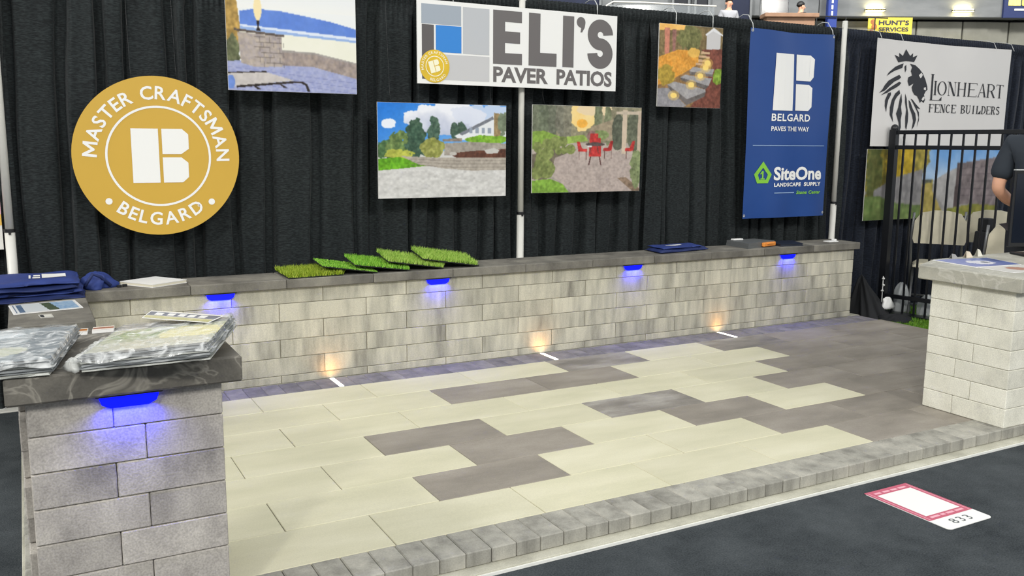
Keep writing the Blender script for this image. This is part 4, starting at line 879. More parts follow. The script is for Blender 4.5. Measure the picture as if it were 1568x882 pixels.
# ------------------------------------------------------------------ black metal fence
fdir = Vector((math.sin(R(10)), -math.cos(R(10)), 0)); fP = Vector((6.545, 0.50, 0)); fn_ = Vector((fdir.y, -fdir.x, 0))
fence = thing('metal_fence', (6.545, 0.50, ZC), 'black metal picket fence with round-topped end post beside the patio', 'fence')
def fbar(name, s0, s1, z0, z1, hw):
    c = fP + fdir * ((s0 + s1) / 2) + Vector((0, 0, (z0 + z1) / 2)); q = MB().obox(c, fdir, fn_, (0, 0, 1), (s1 - s0) / 2, hw, (z1 - z0) / 2, 0.002); return q.build(name, m_black, fence)
for s0 in (0.0, 1.75):
    pst = fbar('post', s0 - 0.031, s0 + 0.031, ZC, 1.575, 0.031)
    c = fP + fdir * s0; MB().ball((c.x, c.y, 1.585), 0.034, 0.034, 0.038, 14, 8).build('post_cap', m_black, pst, True)
fbar('rail', 0.03, 1.72, 1.535, 1.570, 0.016); fbar('rail', 0.03, 1.72, 1.405, 1.440, 0.016); fbar('rail', 0.03, 1.72, 0.085, 0.120, 0.016)
fbar('base_rail', -0.031, 1.95, ZC, ZC + 0.035, 0.06)
for k in range(16): fbar('picket', 0.095 + 0.1025 * k - 0.008, 0.095 + 0.1025 * k + 0.008, ZC + 0.036 if k < 30 else 0, 1.536, 0.008)

# turf by the fence
def blade_mesh(n, x0, x1, y0, y1, z, hmin, hmax, seed, lean=0.5, w=0.0035):
    rng = np.random.RandomState(seed); bx = rng.uniform(x0, x1, n); by = rng.uniform(y0, y1, n); a = rng.uniform(0, 6.283, n); h = rng.uniform(hmin, hmax, n); ln = rng.uniform(0, lean, n); la = rng.uniform(0, 6.283, n)
    v = np.zeros((n, 3, 3)); v[:, 0] = np.stack([bx - np.cos(a) * w / 2, by - np.sin(a) * w / 2, np.full(n, z)], 1); v[:, 1] = np.stack([bx + np.cos(a) * w / 2, by + np.sin(a) * w / 2, np.full(n, z)], 1)
    v[:, 2] = np.stack([bx + np.cos(la) * h * ln, by + np.sin(la) * h * ln, z + h], 1)
    return [tuple(p) for p in v.reshape(-1, 3)], [(3 * i, 3 * i + 1, 3 * i + 2) for i in range(n)]
def grass_mat(name, c1, c2, c3):
    m, n, l, b = new_mat(name); b.inputs['Roughness'].default_value = 0.55
    g = n.new('ShaderNodeNewGeometry'); rp = n.new('ShaderNodeValToRGB'); rp.color_ramp.elements[0].color = lin(c1); rp.color_ramp.elements[1].color = lin(c3); e = rp.color_ramp.elements.new(0.5); e.color = lin(c2)
    l.new(g.outputs['Random Per Island'], rp.inputs['Fac']); l.new(rp.outputs['Color'], b.inputs['Base Color']); return m
m_gr = [grass_mat('turf_olive', (110, 140, 28), (150, 176, 36), (190, 202, 76)), grass_mat('turf_bright', (92, 160, 38), (130, 196, 50), (178, 220, 92)), grass_mat('turf_light', (120, 168, 52), (158, 198, 76), (200, 222, 118)), grass_mat('turf_floor', (62, 112, 20), (98, 152, 32), (140, 178, 60))]
m_back = plain('turf_backing', (28, 34, 26), rough=0.9)
tf = thing('turf_mat', (6.6, 0.0, ZC), 'strip of bright green artificial turf under the metal fence', 'turf')
MB().box(6.06, 7.9, -1.4, 0.66, ZC, ZC + 0.008).build('backing', m_back, tf)
tag(MB().add(*blade_mesh(26000, 6.06, 7.4, -1.0, 0.58, ZC + 0.008, 0.015, 0.032, 3, 0.7, 0.007)).build('grass_blades', m_gr[3], tf), kind='stuff')
o = MB().tube([(6.035, 0.62, ZC + 0.02), (6.03, 0.2, ZC + 0.02), (6.035, -0.6, ZC + 0.02), (6.03, -1.4, ZC + 0.02), (6.035, -2.3, ZC + 0.02)], 0.02, 10).build('cable_cover', m_blackp, smooth=True); tag(o, 'black rubber cable cover running along the patio edge', 'cable cover')

# ------------------------------------------------------------------ grass samples on the cap
def grass_sample(cx, cy, z, w, d, roll, pitch, yaw, mi, label, hmin=0.016, hmax=0.030, dens=3600, seed=1):
    t = thing('grass_sample', (cx, cy, z), label, 'grass sample', 'artificial grass samples on the wall cap')
    MB().box(cx - w / 2, cx + w / 2, cy - d / 2, cy + d / 2, z, z + 0.006, 0.001).build('backing', m_back, t)
    v, f = blade_mesh(dens, cx - w / 2, cx + w / 2, cy - d / 2, cy + d / 2, z + 0.006, hmin, hmax, seed, 0.6, 0.0045)
    tag(MB().add(v, f).build('grass_blades', m_gr[mi], t), kind='stuff'); t.rotation_euler = (pitch, roll, yaw)
grass_sample(1.262, 0.405, 0.640, 0.335, 0.285, 0, R(3), R(3), 0, 'flat olive green grass sample lying alone on the cap, tallest blades', 0.018, 0.034, 4200, 1)
grass_sample(1.490, 0.410, 0.668, 0.345, 0.27, R(9), R(3), R(-3), 1, 'thin close-cropped green grass sample leaning on the olive one', 0.005, 0.010, 3600, 2)
grass_sample(1.698, 0.412, 0.672, 0.355, 0.28, R(8), R(5), R(-3), 1, 'bright green grass sample between the thin one and the pale ones', 0.014, 0.026, 3800, 3)
grass_sample(1.925, 0.412, 0.680, 0.375, 0.28, R(9), R(6), R(-4), 2, 'pale green shaggy grass sample overlapped by the topmost one', 0.018, 0.032, 4000, 4)
grass_sample(2.168, 0.412, 0.684, 0.39, 0.28, R(9), R(7), R(-4), 2, 'topmost pale green grass sample with nothing overlapping it', 0.018, 0.032, 4000, 5)

# ------------------------------------------------------------------ soft goods and papers
def soft_slab(corners, z0, h, nx=16, ny=12, wave=0.004, seed=0, puff=0.6, zfn=None):
    """closed soft slab over a quad (front-left, front-right, back-right, back-left) with rounded rim"""
    rng = random.Random(seed); A, B, C_, D = [Vector((q[0], q[1], 0)) for q in corners]; ph = [rng.uniform(0, 6.28) for _ in range(6)]
    def pt(u, v): return A * (1 - u) * (1 - v) + B * u * (1 - v) + C_ * u * v + D * (1 - u) * v
    wv = lambda u, v: wave * (math.sin(7 * u + 3 * v + ph[0]) + 0.7 * math.sin(-5 * u + 9 * v + ph[1]) + 0.5 * math.sin(15 * u + ph[2]) * math.sin(11 * v + ph[3]))
    top = []; bot = []
    for j in range(ny + 1):
        for i in range(nx + 1):
            u, v = i / nx, j / ny; p = pt(u, v); e = min(u, 1 - u, v, 1 - v) * 2; k = 1 - puff * max(0.0, 1 - e * 5) ** 2
            zz = zfn(u, v) if zfn else 0.0
            top.append((p.x + 0.004 * math.sin(14 * v + ph[4]), p.y + 0.004 * math.sin(12 * u + ph[5]), z0 + zz + h * k + wv(u, v))); bot.append((p.x, p.y, z0 + zz + h * (1 - k) * 0.4 + max(-0.0, min(wv(u, v), 0.0)) * 0))
    n = (nx + 1) * (ny + 1); idx = lambda i, j: j * (nx + 1) + i
    f = [(idx(i, j), idx(i + 1, j), idx(i + 1, j + 1), idx(i, j + 1)) for j in range(ny) for i in range(nx)] + [(n + idx(i, j), n + idx(i, j + 1), n + idx(i + 1, j + 1), n + idx(i + 1, j)) for j in range(ny) for i in range(nx)]
    rim = [idx(i, 0) for i in range(nx)] + [idx(nx, j) for j in range(ny)] + [idx(i, ny) for i in range(nx, 0, -1)] + [idx(0, j) for j in range(ny, 0, -1)]
    f += [(rim[(k + 1) % len(rim)], rim[k], n + rim[k], n + rim[(k + 1) % len(rim)]) for k in range(len(rim))]
    return top + bot, f, pt, wv
m_navyc = plain('navy_tote_fabric', (38, 58, 124), rough=0.7, noise=0.12, nscale=12, bump=0.2, bscale=400)
m_navyd = plain('dark_navy_fabric', (28, 44, 96), rough=0.7, noise=0.12, nscale=12, bump=0.2, bscale=400)
def on_slab(mb, pt, wv, zc, u0, u1, v0, v1, n=6, m=3):
    for i in range(n):
        for j in range(m):
            q = [(u0 + (u1 - u0) * (i + a_) / n, v0 + (v1 - v0) * (j + b_) / m) for a_, b_ in ((0, 0), (1, 0), (1, 1), (0, 1))]
            mb.add([(*pt(u, v).xy, zc + wv(u, v)) for u, v in q], [(0, 1, 2, 3)])
zb = 0.632
bagw = [('bottom folded navy tote bag of the pile on the return wall', (-0.40, 0.02), (0.005, 0.08), (0.03, 0.50), (-0.41, 0.50)), ('second navy tote bag up from the cap in the pile', (-0.42, 0.05), (0.0, 0.10), (0.02, 0.50), (-0.42, 0.50)),
        ('navy tote bag just under the printed one on the pile', (-0.43, 0.03), (-0.02, 0.09), (0.0, 0.49), (-0.43, 0.49)), ('topmost navy tote bag with white print on the pile', (-0.44, 0.04), (-0.012, 0.11), (-0.005, 0.48), (-0.44, 0.47))]
for k, (lb_, a_, b_, c_, d_) in enumerate(bagw):
    h_ = 0.023; v, f, pt, wv = soft_slab([a_, b_, c_, d_], zb, h_, 30, 20, 0.0034, 30 + k, 0.85)
    t = thing('tote_bag', (-0.2, 0.25, zb), lb_, 'bag', 'folded navy bags on the return wall')
    ff = MB().add(v, f).build('folded_fabric', m_navyc if k % 2 else m_navyd, t, True)
    if k == 3:
        L = MB(); on_slab(L, pt, wv, zb + h_ + 0.002, 0.60, 0.86, 0.32, 0.70, 10, 4); on_slab(L, pt, wv, zb + h_ + 0.002, 0.46, 0.48, 0.30, 0.58, 2, 3); on_slab(L, pt, wv, zb + h_ + 0.002, 0.50, 0.58, 0.30, 0.42, 4, 2); on_slab(L, pt, wv, zb + h_ + 0.002, 0.51, 0.58, 0.47, 0.58, 4, 2); L.build('white_print', m_wprint, ff)
    zb += h_ + 0.0015
def lump(cx, cy, z, rx, ry, h, seed, n=22, m=14, rough=0.25):
    rng = random.Random(seed); ph = [rng.uniform(0, 6.28) for _ in range(8)]; v = []; f = []
    for j in range(m + 1):
        t_ = j / m * math.pi / 2
        for i in range(n):
            a_ = 2 * math.pi * i / n; k = 1 + rough * (math.sin(3 * a_ + ph[0] + 2 * t_) * .5 + math.sin(5 * a_ + ph[1] - 3 * t_) * .4 + math.sin(9 * a_ + ph[2] + 5 * t_) * .25)
            r_ = math.cos(t_) * k; v.append((cx + rx * r_ * math.cos(a_), cy + ry * r_ * math.sin(a_), z + h * math.sin(t_) * (1 + rough * .5 * math.sin(4 * a_ + ph[3] + 3 * t_) * math.cos(t_))))
    for j in range(m):
        for i in range(n): f.append((j * n + i, j * n + (i + 1) % n, (j + 1) * n + (i + 1) % n, (j + 1) * n + i))
    f.append(tuple(range(n - 1, -1, -1))); return v, f
t = thing('tote_bag', (0.08, 0.42, 0.632), 'crumpled navy tote bag heaped beside the folded pile', 'bag', 'folded navy bags on the return wall')
MB().add(*lump(0.085, 0.42, 0.632, 0.085, 0.10, 0.085, 3, rough=0.4)).build('crumpled_fabric', m_navyc, t, True)
MB().tube([(0.02, 0.30, 0.66), (0.06, 0.31, 0.72), (0.10, 0.34, 0.70), (0.15, 0.36, 0.645)], 0.009, 8).build('strap', m_navyd, t, True)

def sheet(name, label, cat, corners, z, img, th=0.003, curl=0.0, group=None, extra=None):
    cx = sum(q[0] for q in corners) / 4; cy = sum(q[1] for q in corners) / 4; t = thing(name, (cx, cy, z), label, cat, group)
    A, B, C_, D = [Vector((q[0], q[1], 0)) for q in corners]
    def pt(u, v): return A * (1 - u) * (1 - v) + B * u * (1 - v) + C_ * u * v + D * (1 - u) * v
    zf = lambda u, v: curl * (2 * abs(u - .5)) ** 2
    n = 10; vs = []
    for lay in (0, 1):
        for j in range(n + 1):
            for i in range(n + 1): p = pt(i / n, j / n); vs.append((p.x, p.y, z + lay * th + zf(i / n, j / n)))
    k = (n + 1) ** 2; idx = lambda i, j: j * (n + 1) + i
    f = [(k + idx(i, j), k + idx(i + 1, j), k + idx(i + 1, j + 1), k + idx(i, j + 1)) for j in range(n) for i in range(n)] + [(idx(i, j), idx(i, j + 1), idx(i + 1, j + 1), idx(i + 1, j)) for j in range(n) for i in range(n)]
    rim = [idx(i, 0) for i in range(n)] + [idx(n, j) for j in range(n)] + [idx(i, n) for i in range(n, 0, -1)] + [idx(0, j) for j in range(n, 0, -1)]
    f += [(rim[q], rim[(q + 1) % len(rim)], k + rim[(q + 1) % len(rim)], k + rim[q]) for q in range(len(rim))]
    MB().add(vs, f).build('paper', m_wprint, t)
    if img is not None: img.mesh('print', lambda u, v: (*pt(.015 + .97 * u, .985 - .97 * v).xy, z + th + 0.0006 + zf(.015 + .97 * u, 0)), m_gloss, t)
    return t
im = Img(60, 40, (206, 212, 214)); n2 = im.noise(30, 20, 2, 3); im.put(im.u < .16, (60, 84, 116), (120, 140, 160), n2); im.put((im.u > .05) & (im.u < .08), (220, 224, 226)); im.put(im.pm([(.45, 0), (.60, 0), (.68, 1), (.52, 1)]), (96, 104, 72), (60, 76, 56), n2); im.put(im.pm([(.60, 0), (.97, 0), (.97, 1), (.68, 1)]), (110, 150, 190), (190, 206, 220), n2)
im.put((im.v < .06) | (im.v > .94) | (im.u < .03) | (im.u > .97), (232, 232, 230))
sheet('flyer', 'glossy patio photo flyer lying on the return wall cap below the bags', 'flyer', [(-0.314, -0.292), (-0.020, -0.236), (-0.046, 0.014), (-0.338, -0.030)], 0.633, im)
im = Img(24, 16, (200, 198, 186)); im.put(im.em(.2, .5, .18, .4), (60, 62, 60)); im.put(im.pm([(.35, .2), (.9, .2), (.9, .8), (.35, .8)]), (224, 222, 212))
sheet('sticker', 'tiny pale sticker with black mark on the return wall cap', 'sticker', [(-0.205, -0.427), (-0.152, -0.427), (-0.158, -0.335), (-0.214, -0.335)], 0.6325, im, th=0.0008)
# white binder, small dark clips
t = thing('binder', (0.37, 0.41, 0.632), 'white closed binder lying askew on the wall cap', 'binder')
bc = [(0.352, 0.262), (0.548, 0.372), (0.405, 0.575), (0.205, 0.462)]
MB().prism(bc, 0.6325, 0.6355).build('cover', m_wprint, t); MB().prism([(q[0] * .985 + .0058, q[1] * .985 + .006) for q in bc], 0.6357, 0.648).build('pages', plain('page_edges', (222, 216, 196), rough=0.7), t); MB().prism(bc, 0.6482, 0.6515).build('cover', m_wprint, t)
t = thing('clip_set', (0.205, 0.36, 0.632), 'small black binder clips on the cap beside the white binder', 'clip')
for q, (dx, dy) in enumerate(((0, 0), (0.03, 0.02))): MB().box(0.18 + dx, 0.205 + dx, 0.35 + dy, 0.365 + dy, 0.632, 0.646, 0.002).build('clip', m_blackp, t)
# navy bag with white label, right half of the cap
t = thing('tote_bag', (4.12, 0.42, 0.632), 'folded dark navy bag with white label lying between the poster and end pole', 'bag')
v, f, pt, wv = soft_slab([(3.865, 0.300), (4.37, 0.370), (4.385, 0.555), (3.90, 0.555)], 0.632, 0.030, 24, 12, 0.003, 51, 0.6); MB().add(v, f).build('folded_fabric', m_navyd, t, True)
v, f, pt2, wv2 = soft_slab([(3.90, 0.315), (4.30, 0.36), (4.33, 0.55), (3.92, 0.55)], 0.664, 0.010, 20, 10, 0.003, 52, 0.6); flp = MB().add(v, f).build('flap', m_navyc, t, True)
L = MB(); on_slab(L, pt2, wv2, 0.6755, 0.30, 0.62, 0.42, 0.70, 8, 4); L.build('white_label', m_wprint, flp)
# grey tool case with orange latch
t = thing('tool_case', (4.90, 0.42, 0.632), 'flat grey plastic tool case with orange latch on the wall cap', 'case')
m_case = plain('grey_case', (98, 101, 102), rough=0.5); m_or = plain('orange_latch', (238, 150, 66), rough=0.45)
cc = [(4.700, 0.285), (5.065, 0.375), (5.02, 0.56), (4.72, 0.56)]
MB().prism(cc, 0.632, 0.652).build('lower_shell', m_case, t); lid_ = MB().prism([((q[0] - 4.87) * .985 + 4.87, (q[1] - .43) * .985 + .43) for q in cc], 0.6525, 0.674).build('lid', m_case, t)
d_ = Vector((0.365, 0.09, 0)).normalized(); n_ = Vector((0.09, -0.365, 0)).normalized(); c_ = Vector((4.70, 0.285, 0)) + d_ * 0.27 + n_ * 0.012
MB().obox(c_ + Vector((0, 0, 0.653)), d_, n_, (0, 0, 1), 0.085, 0.012, 0.016, 0.004).obox(c_ + d_ * 0.0 + n_ * 0.016 + Vector((0, 0, 0.660)), d_, n_, (0, 0, 1), 0.045, 0.006, 0.006, 0.002).build('latch', m_or, lid_)
o = MB().box(4.74, 4.84, 0.49, 0.535, 0.675, 0.687, 0.005).build('card_pack', m_wprint); tag(o, 'small white pack lying on the grey tool case', 'pack')
# dark folder
t = thing('portfolio', (5.2, 0.40, 0.632), 'closed dark navy portfolio folder beside the grey tool case', 'folder')
pf = [(5.055, 0.300), (5.265, 0.262), (5.375, 0.49), (5.10, 0.52)]
m_pf = plain('dark_navy_leatherette', (26, 34, 52), rough=0.5)
MB().prism(pf, 0.632, 0.6375).build('cover', m_pf, t); MB().prism([((q[0] - 5.2) * .96 + 5.2, (q[1] - .39) * .96 + .39) for q in pf], 0.6378, 0.646).build('pages', plain('folder_pages', (60, 66, 80), rough=0.7), t); MB().prism(pf, 0.6462, 0.652).build('cover', m_pf, t)

# ------------------------------------------------------------------ wrapped brochures on the left column
def film_mat():
    m, n, l, b = new_mat('clear_plastic_film'); b.inputs['Base Color'].default_value = (0.93, 0.95, 0.95, 1); b.inputs['Roughness'].default_value = 0.12; b.inputs['Alpha'].default_value = 0.28; b.inputs['Specular IOR Level'].default_value = 0.9
    g = n.new('ShaderNodeNewGeometry'); nz = n.new('ShaderNodeTexNoise'); nz.inputs['Scale'].default_value = 14; nz.inputs['Distortion'].default_value = 2.5; l.new(g.outputs['Position'], nz.inputs['Vector'])
    bp = n.new('ShaderNodeBump'); bp.inputs['Strength'].default_value = 0.5; bp.inputs['Distance'].default_value = 0.012; l.new(nz.outputs['Fac'], bp.inputs['Height']); l.new(bp.outputs['Normal'], b.inputs['Normal'])
    rp = n.new('ShaderNodeMapRange'); rp.inputs['From Min'].default_value = 0.42; rp.inputs['From Max'].default_value = 0.75; rp.inputs['To Min'].default_value = 0.12; rp.inputs['To Max'].default_value = 0.75; l.new(nz.outputs['Fac'], rp.inputs['Value']); l.new(rp.outputs[0], b.inputs['Alpha'])
    return m
m_film = film_mat()
m_page = plain('brochure_cover_grey', (128, 132, 134), rough=0.35, noise=0.15, nscale=6); m_page2 = plain('brochure_cover_pale', (184, 186, 180), rough=0.35, noise=0.12, nscale=6)
def bundle(label, A, du, dv, w, d, z0, n, img, seed, tilt):
    du = Vector((*du, 0)).normalized(); dv = Vector((*dv, 0)).normalized(); rng = random.Random(seed)
    t = thing('brochure_bundle', (A[0], A[1], z0), label, 'brochures', 'plastic-wrapped brochure bundles')
    z = z0; ze = None
    zf = lambda u, v: tilt * u * 1.0 + 0.006 * v
    for k in range(n):
        o_ = Vector((A[0], A[1], 0)) + du * rng.uniform(-.008, .008) + dv * rng.uniform(-.008, .008)
        P = [o_, o_ + du * w, o_ + du * w + dv * d, o_ + dv * d]
        v, f, pt, wv = soft_slab([q.xy for q in P], z, 0.0062, 10, 8, 0.0004, seed + k, 0.2, zf); MB().add(v, f).build('brochure', m_page if k % 3 else m_page2, t)
        z += 0.0068
    P = [Vector((A[0], A[1], 0)), Vector((A[0], A[1], 0)) + du * w, Vector((A[0], A[1], 0)) + du * w + dv * d, Vector((A[0], A[1], 0)) + dv * d]
    ptq = lambda u, v: P[0] * (1 - u) * (1 - v) + P[1] * u * (1 - v) + P[2] * u * v + P[3] * (1 - u) * v
    img.mesh('cover_print', lambda u, v: (*ptq(.01 + .98 * u, .99 - .98 * v).xy, z + 0.0012 + zf(.01 + .98 * u, .99 - .98 * v)), m_gloss, t)
    # film: loose skin over the stack with crumpled ends
    ph = [rng.uniform(0, 6.28) for _ in range(6)]; nx, ny = 40, 32; vs = []
    for j in range(ny + 1):
        for i in range(nx + 1):
            u = -0.10 + 1.14 * i / nx; v = -0.03 + 1.06 * j / ny; e = min(u, 1 - u, v, 1 - v)
            zz = z + 0.006 + zf(max(0, min(1, u)), max(0, min(1, v))) + 0.0018 * (math.sin(18 * u + 9 * v + ph[0]) + .7 * math.sin(-13 * u + 25 * v + ph[1]) + .5 * math.sin(41 * u + ph[2]) * math.sin(33 * v + ph[3]))
            if e < 0: zz = z0 + 0.012 + zf(max(0, min(1, u)), 0) * .9 + (z - z0) * .5 * (1 + .5 * math.sin(17 * v + 13 * u + ph[4])) * .5 + .004
            p = ptq(u, v); vs.append((p.x, p.y, zz))
    f = [(j * (nx + 1) + i, j * (nx + 1) + i + 1, (j + 1) * (nx + 1) + i + 1, (j + 1) * (nx + 1) + i) for j in range(ny) for i in range(nx)]
    MB().add(vs, f).build('plastic_wrap', m_film, t, True)
    # bunched end of the wrap
    q = MB()
    for k in range(7):
        c = ptq(-0.06 + 0.02 * math.sin(k), 0.04 + 0.13 * k); q.add(*lump(c.x, c.y, z0 + 0.003, 0.020 + .006 * (k % 2), 0.030, 0.034 - 0.002 * k, seed + k, 12, 6, .5))
    q.build('wrap_bunch', m_film2, t, True)
    return z
m_film2 = plain('bunched_plastic_film', (226, 228, 224), rough=0.2, alpha=0.55, noise=0.1, nscale=30)
im = Img(90, 70, (176, 180, 164)); n1 = im.noise(8, 10, 3, 5); n2 = im.noise(30, 24, 2, 6)
im.put(im.v > -1, (196, 198, 176), (150, 160, 138), n1); im.put(im.v < .22, (124, 130, 134), (150, 152, 156), n2); im.put(im.em(.30, .42, .24, .16, .6, 3), (116, 140, 100), (176, 190, 150), n2); im.put(im.em(.75, .50, .30, .24, .5, 5), (214, 208, 150), (226, 222, 186), n2); im.put(im.em(.5, .82, .6, .18, .4, 8), (200, 200, 186), (180, 182, 170), n2); im.put(im.v > .93, (120, 124, 128)); im.put(im.em(.45, .30, .10, .05, .3, 4), (226, 228, 226))
z_top = bundle('plastic-wrapped brochure bundle with green and yellow cover on the column cap', (-0.135, -2.335), (0.93, -0.36), (0.36, 0.93), 0.335, 0.40, 0.8135, 6, im, 70, 0.028)
im2 = Img(80, 70, (170, 178, 182)); n1 = im2.noise(8, 10, 3, 7); n2 = im2.noise(30, 24, 2, 8); im2.put(im2.v > -1, (186, 192, 194), (140, 150, 156), n1); im2.put(im2.u > .62, (112, 122, 130), (134, 142, 148), n2); im2.put(im2.em(.45, .70, .24, .14, .5, 3), (206, 206, 188), (178, 184, 166), n2); im2.put(im2.em(.30, .2, .24, .08, .4, 9), (210, 216, 220))
bundle('plastic-wrapped brochure bundle with pale grey cover at the outer end of the column cap', (-0.475, -2.300), (0.995, -0.06), (0.20, 0.98), 0.275, 0.44, 0.8095, 6, im2, 90, 0.002)
im = Img(70, 24, (232, 232, 226)); im.put((im.v > .14) & (im.v < .62), (74, 88, 116), (120, 130, 150), im.noise(20, 6, 2, 3)); 
for u0 in (.10, .28, .44, .58, .74): im.put((im.u > u0) & (im.u < u0 + .11) & (im.v > .2) & (im.v < .56), (228, 230, 230))
im.put(im.v > .68, (170, 172, 120), (200, 196, 160), im.noise(20, 6, 2, 5))
sheet('postcard', 'long white and blue printed card on top of the green brochure bundle', 'card', [(0.060, -2.022), (0.228, -2.190), (0.290, -2.100), (0.100, -1.912)], 0.8905, im, th=0.0015)
im = Img(20, 20, (222, 216, 206)); im.put((im.v > .2) & (im.v < .75), (170, 104, 52)); 
sheet('business_card', 'orange and white card standing out behind the brochure bundles', 'card', [(-0.155, -1.800), (-0.085, -1.800), (-0.078, -1.740), (-0.148, -1.740)], 0.809, im, th=0.010)
im = Img(20, 20, (228, 222, 216)); im.put((im.v > .2) & (im.v < .7), (150, 92, 84))
sheet('business_card', 'maroon and white card next to the orange one on the column cap', 'card', [(-0.070, -1.790), (-0.005, -1.790), (0.002, -1.735), (-0.063, -1.735)], 0.809, im, th=0.010)

# ------------------------------------------------------------------ papers and monitor on the right pier
im = Img(80, 50, (128, 136, 190)); n2 = im.noise(20, 14, 3, 3); im.put(im.v > -1, (140, 146, 196), (92, 112, 170), im.u + (n2 - .5) * .5); im.put(im.em(.50, .55, .22, .26, .5, 3), (232, 232, 236), (214, 214, 226), n2); im.put(im.em(.58, .55, .07, .10, .5, 5), (96, 104, 110)); im.put(im.em(.90, .25, .12, .3, .4, 7), (60, 84, 140))
sheet('leaflet', 'blue glossy leaflet with white print on the pale pier', 'leaflet', [(4.240, -1.935), (4.575, -1.975), (4.685, -1.700), (4.290, -1.632)], 0.789, im, th=0.004)
im = Img(60, 30, (224, 222, 216)); im.put(im.em(.45, .5, .18, .3, .4, 3), (190, 146, 128)); im.put(im.em(.7, .6, .12, .2, .4, 3), (206, 190, 176))
sheet('leaflet', 'white leaflet with a reddish picture at the front of the pale pier', 'leaflet', [(4.228, -2.150), (4.560, -2.200), (4.600, -1.985), (4.255, -1.945)], 0.789, im, th=0.003)
for k, (px_, py_, w_, h_, lb_) in enumerate(((4.62, -1.620, 0.055, 0.040, 'folded pale card standing at the back edge of the pier cap'), (4.74, -1.605, 0.040, 0.045, 'smaller folded card standing at the back of the pier, beside the pale card'), (4.50, -1.612, 0.05, 0.028, 'grey folded slip at the back edge of the pier cap'))):
    t = thing('folded_card', (px_, py_, 0.788), lb_, 'card'); mm_ = plain('card_stock_%d' % k, ((216, 204, 184), (214, 212, 200), (150, 150, 150))[k], rough=0.7)
    MB().add([(px_ - w_ / 2, py_ - .012, .7885), (px_ + w_ / 2, py_ - .016, .7885), (px_ + w_ * .35, py_, .7885 + h_ * .8), (px_ - w_ * .3, py_, .7885 + h_)], [(0, 1, 2, 3)]).build('front_flap', mm_, t)
    MB().add([(px_ - w_ / 2, py_ + .012, .7885), (px_ + w_ / 2, py_ + .016, .7885), (px_ + w_ * .35, py_, .7885 + h_ * .8), (px_ - w_ * .3, py_, .7885 + h_)], [(3, 2, 1, 0)]).build('back_flap', mm_, t)
mt = thing('monitor', (5.12, -1.74, 0.788), 'black monitor with thin silver top edge on the pale pier', 'monitor')
mu = Vector((0.90, -0.43, 0)).normalized(); mn = Vector((0.43, 0.90, 0)).normalized(); mc = Vector((4.925, -1.66, 0)) + mu * 0.26
m_scr = plain('monitor_screen', (16, 22, 34), rough=0.12, noise=0.0, spec=0.6)
_q = MB().obox(mc + Vector((0, 0, 1.068)), mu, mn, (0, 0, 1), 0.26, 0.014, 0.228, 0.004)
mh = _q.build('housing', m_blackp, mt)
MB().obox(mc - mn * 0.0146 + Vector((0, 0, 1.072)), mu, mn, (0, 0, 1), 0.247, 0.0008, 0.205).build('screen', m_scr, mh)
MB().obox(mc + Vector((0, 0, 1.2985)), mu, mn, (0, 0, 1), 0.255, 0.013, 0.0028).build('top_trim', m_hook, mh)
MB().obox(mc + mn * 0.03 + Vector((0, 0, 0.87)), mu, mn, (0, 0, 1), 0.025, 0.012, 0.075).build('neck', m_blackp, mt)
MB().obox(mc + mn * 0.01 + Vector((0, 0, 0.795)), mu, mn, (0, 0, 1), 0.19, 0.075, 0.0065, 0.003).build('foot', m_blackp, mt)

# ------------------------------------------------------------------ floor sign on the carpet
fs = thing('floor_sign', (3.045, -2.61, ZC), 'pink bordered white floor sign numbered 833 on the dark carpet', 'floor sign')
def rrect(x0, x1, y0, y1, r, n=6):
    P = []
    for cx, cy, a0 in ((x1 - r, y1 - r, 0), (x0 + r, y1 - r, 90), (x0 + r, y0 + r, 180), (x1 - r, y0 + r, 270)):
        for k in range(n + 1): P.append((cx + r * math.cos(R(a0 + 90 * k / n)), cy + r * math.sin(R(a0 + 90 * k / n))))
    return P
sx0, sx1, sy0, sy1, zsn = 2.908, 3.182, -2.822, -2.402, ZC + 0.0025
MB().prism(rrect(sx0, sx1, sy0, sy1, 0.02), ZC + 0.0003, zsn).build('sticker', m_wprint, fs)
def flat_z(polys, z):
    q = MB()
    for P in polys: q.add([(x, y, z) for x, y in P], [tuple(range(len(P)))])
    return q
m_pink = plain('crimson_print', (198, 92, 116), rough=0.5, noise=0.05); m_pinkl = plain('pale_pink_print', (238, 178, 192), rough=0.5, noise=0)
top = [(x, max(y, -2.730)) for x, y in rrect(sx0, sx1, sy0, sy1, 0.02)]
flat_z([rrect(sx0 + .001, sx1 - .001, -2.730, sy1 - .001, 0.004)], zsn + .0006).build('border_print', m_pink, fs)
flat_z([rect(sx0 + .012, sx0 + .016, -2.725, -2.415), rect(sx1 - .016, sx1 - .012, -2.725, -2.415)], zsn + .0012).build('border_line', m_pinkl, fs)
flat_z([rect(sx0 + .030, sx1 - .030, -2.692, -2.450)], zsn + .0012).build('blank_panel', m_wprint, fs)
for y_, ws in ((-2.438, ((.035, .075), (.088, .130), (.140, .178), (.188, .235))), (-2.716, ((.035, .090), (.100, .125), (.135, .180), (.190, .240)))):
    for a_, b_ in ws: flat_z([rect(sx0 + a_, sx0 + b_, y_, y_ + .014)], zsn + .0012).build('word_print', m_pinkl, fs)
vs, f_, a0, a1, b0, b1 = text_geo('833', 0.0, 1.25)
MB().add([(2.985 + (u - a0) / (a1 - a0) * 0.115, -2.795 + (w - b0) / (b1 - b0) * 0.042, zsn + .001) for u, w in vs], f_).build('number', plain('grey_ink', (90, 96, 98), noise=0), fs)

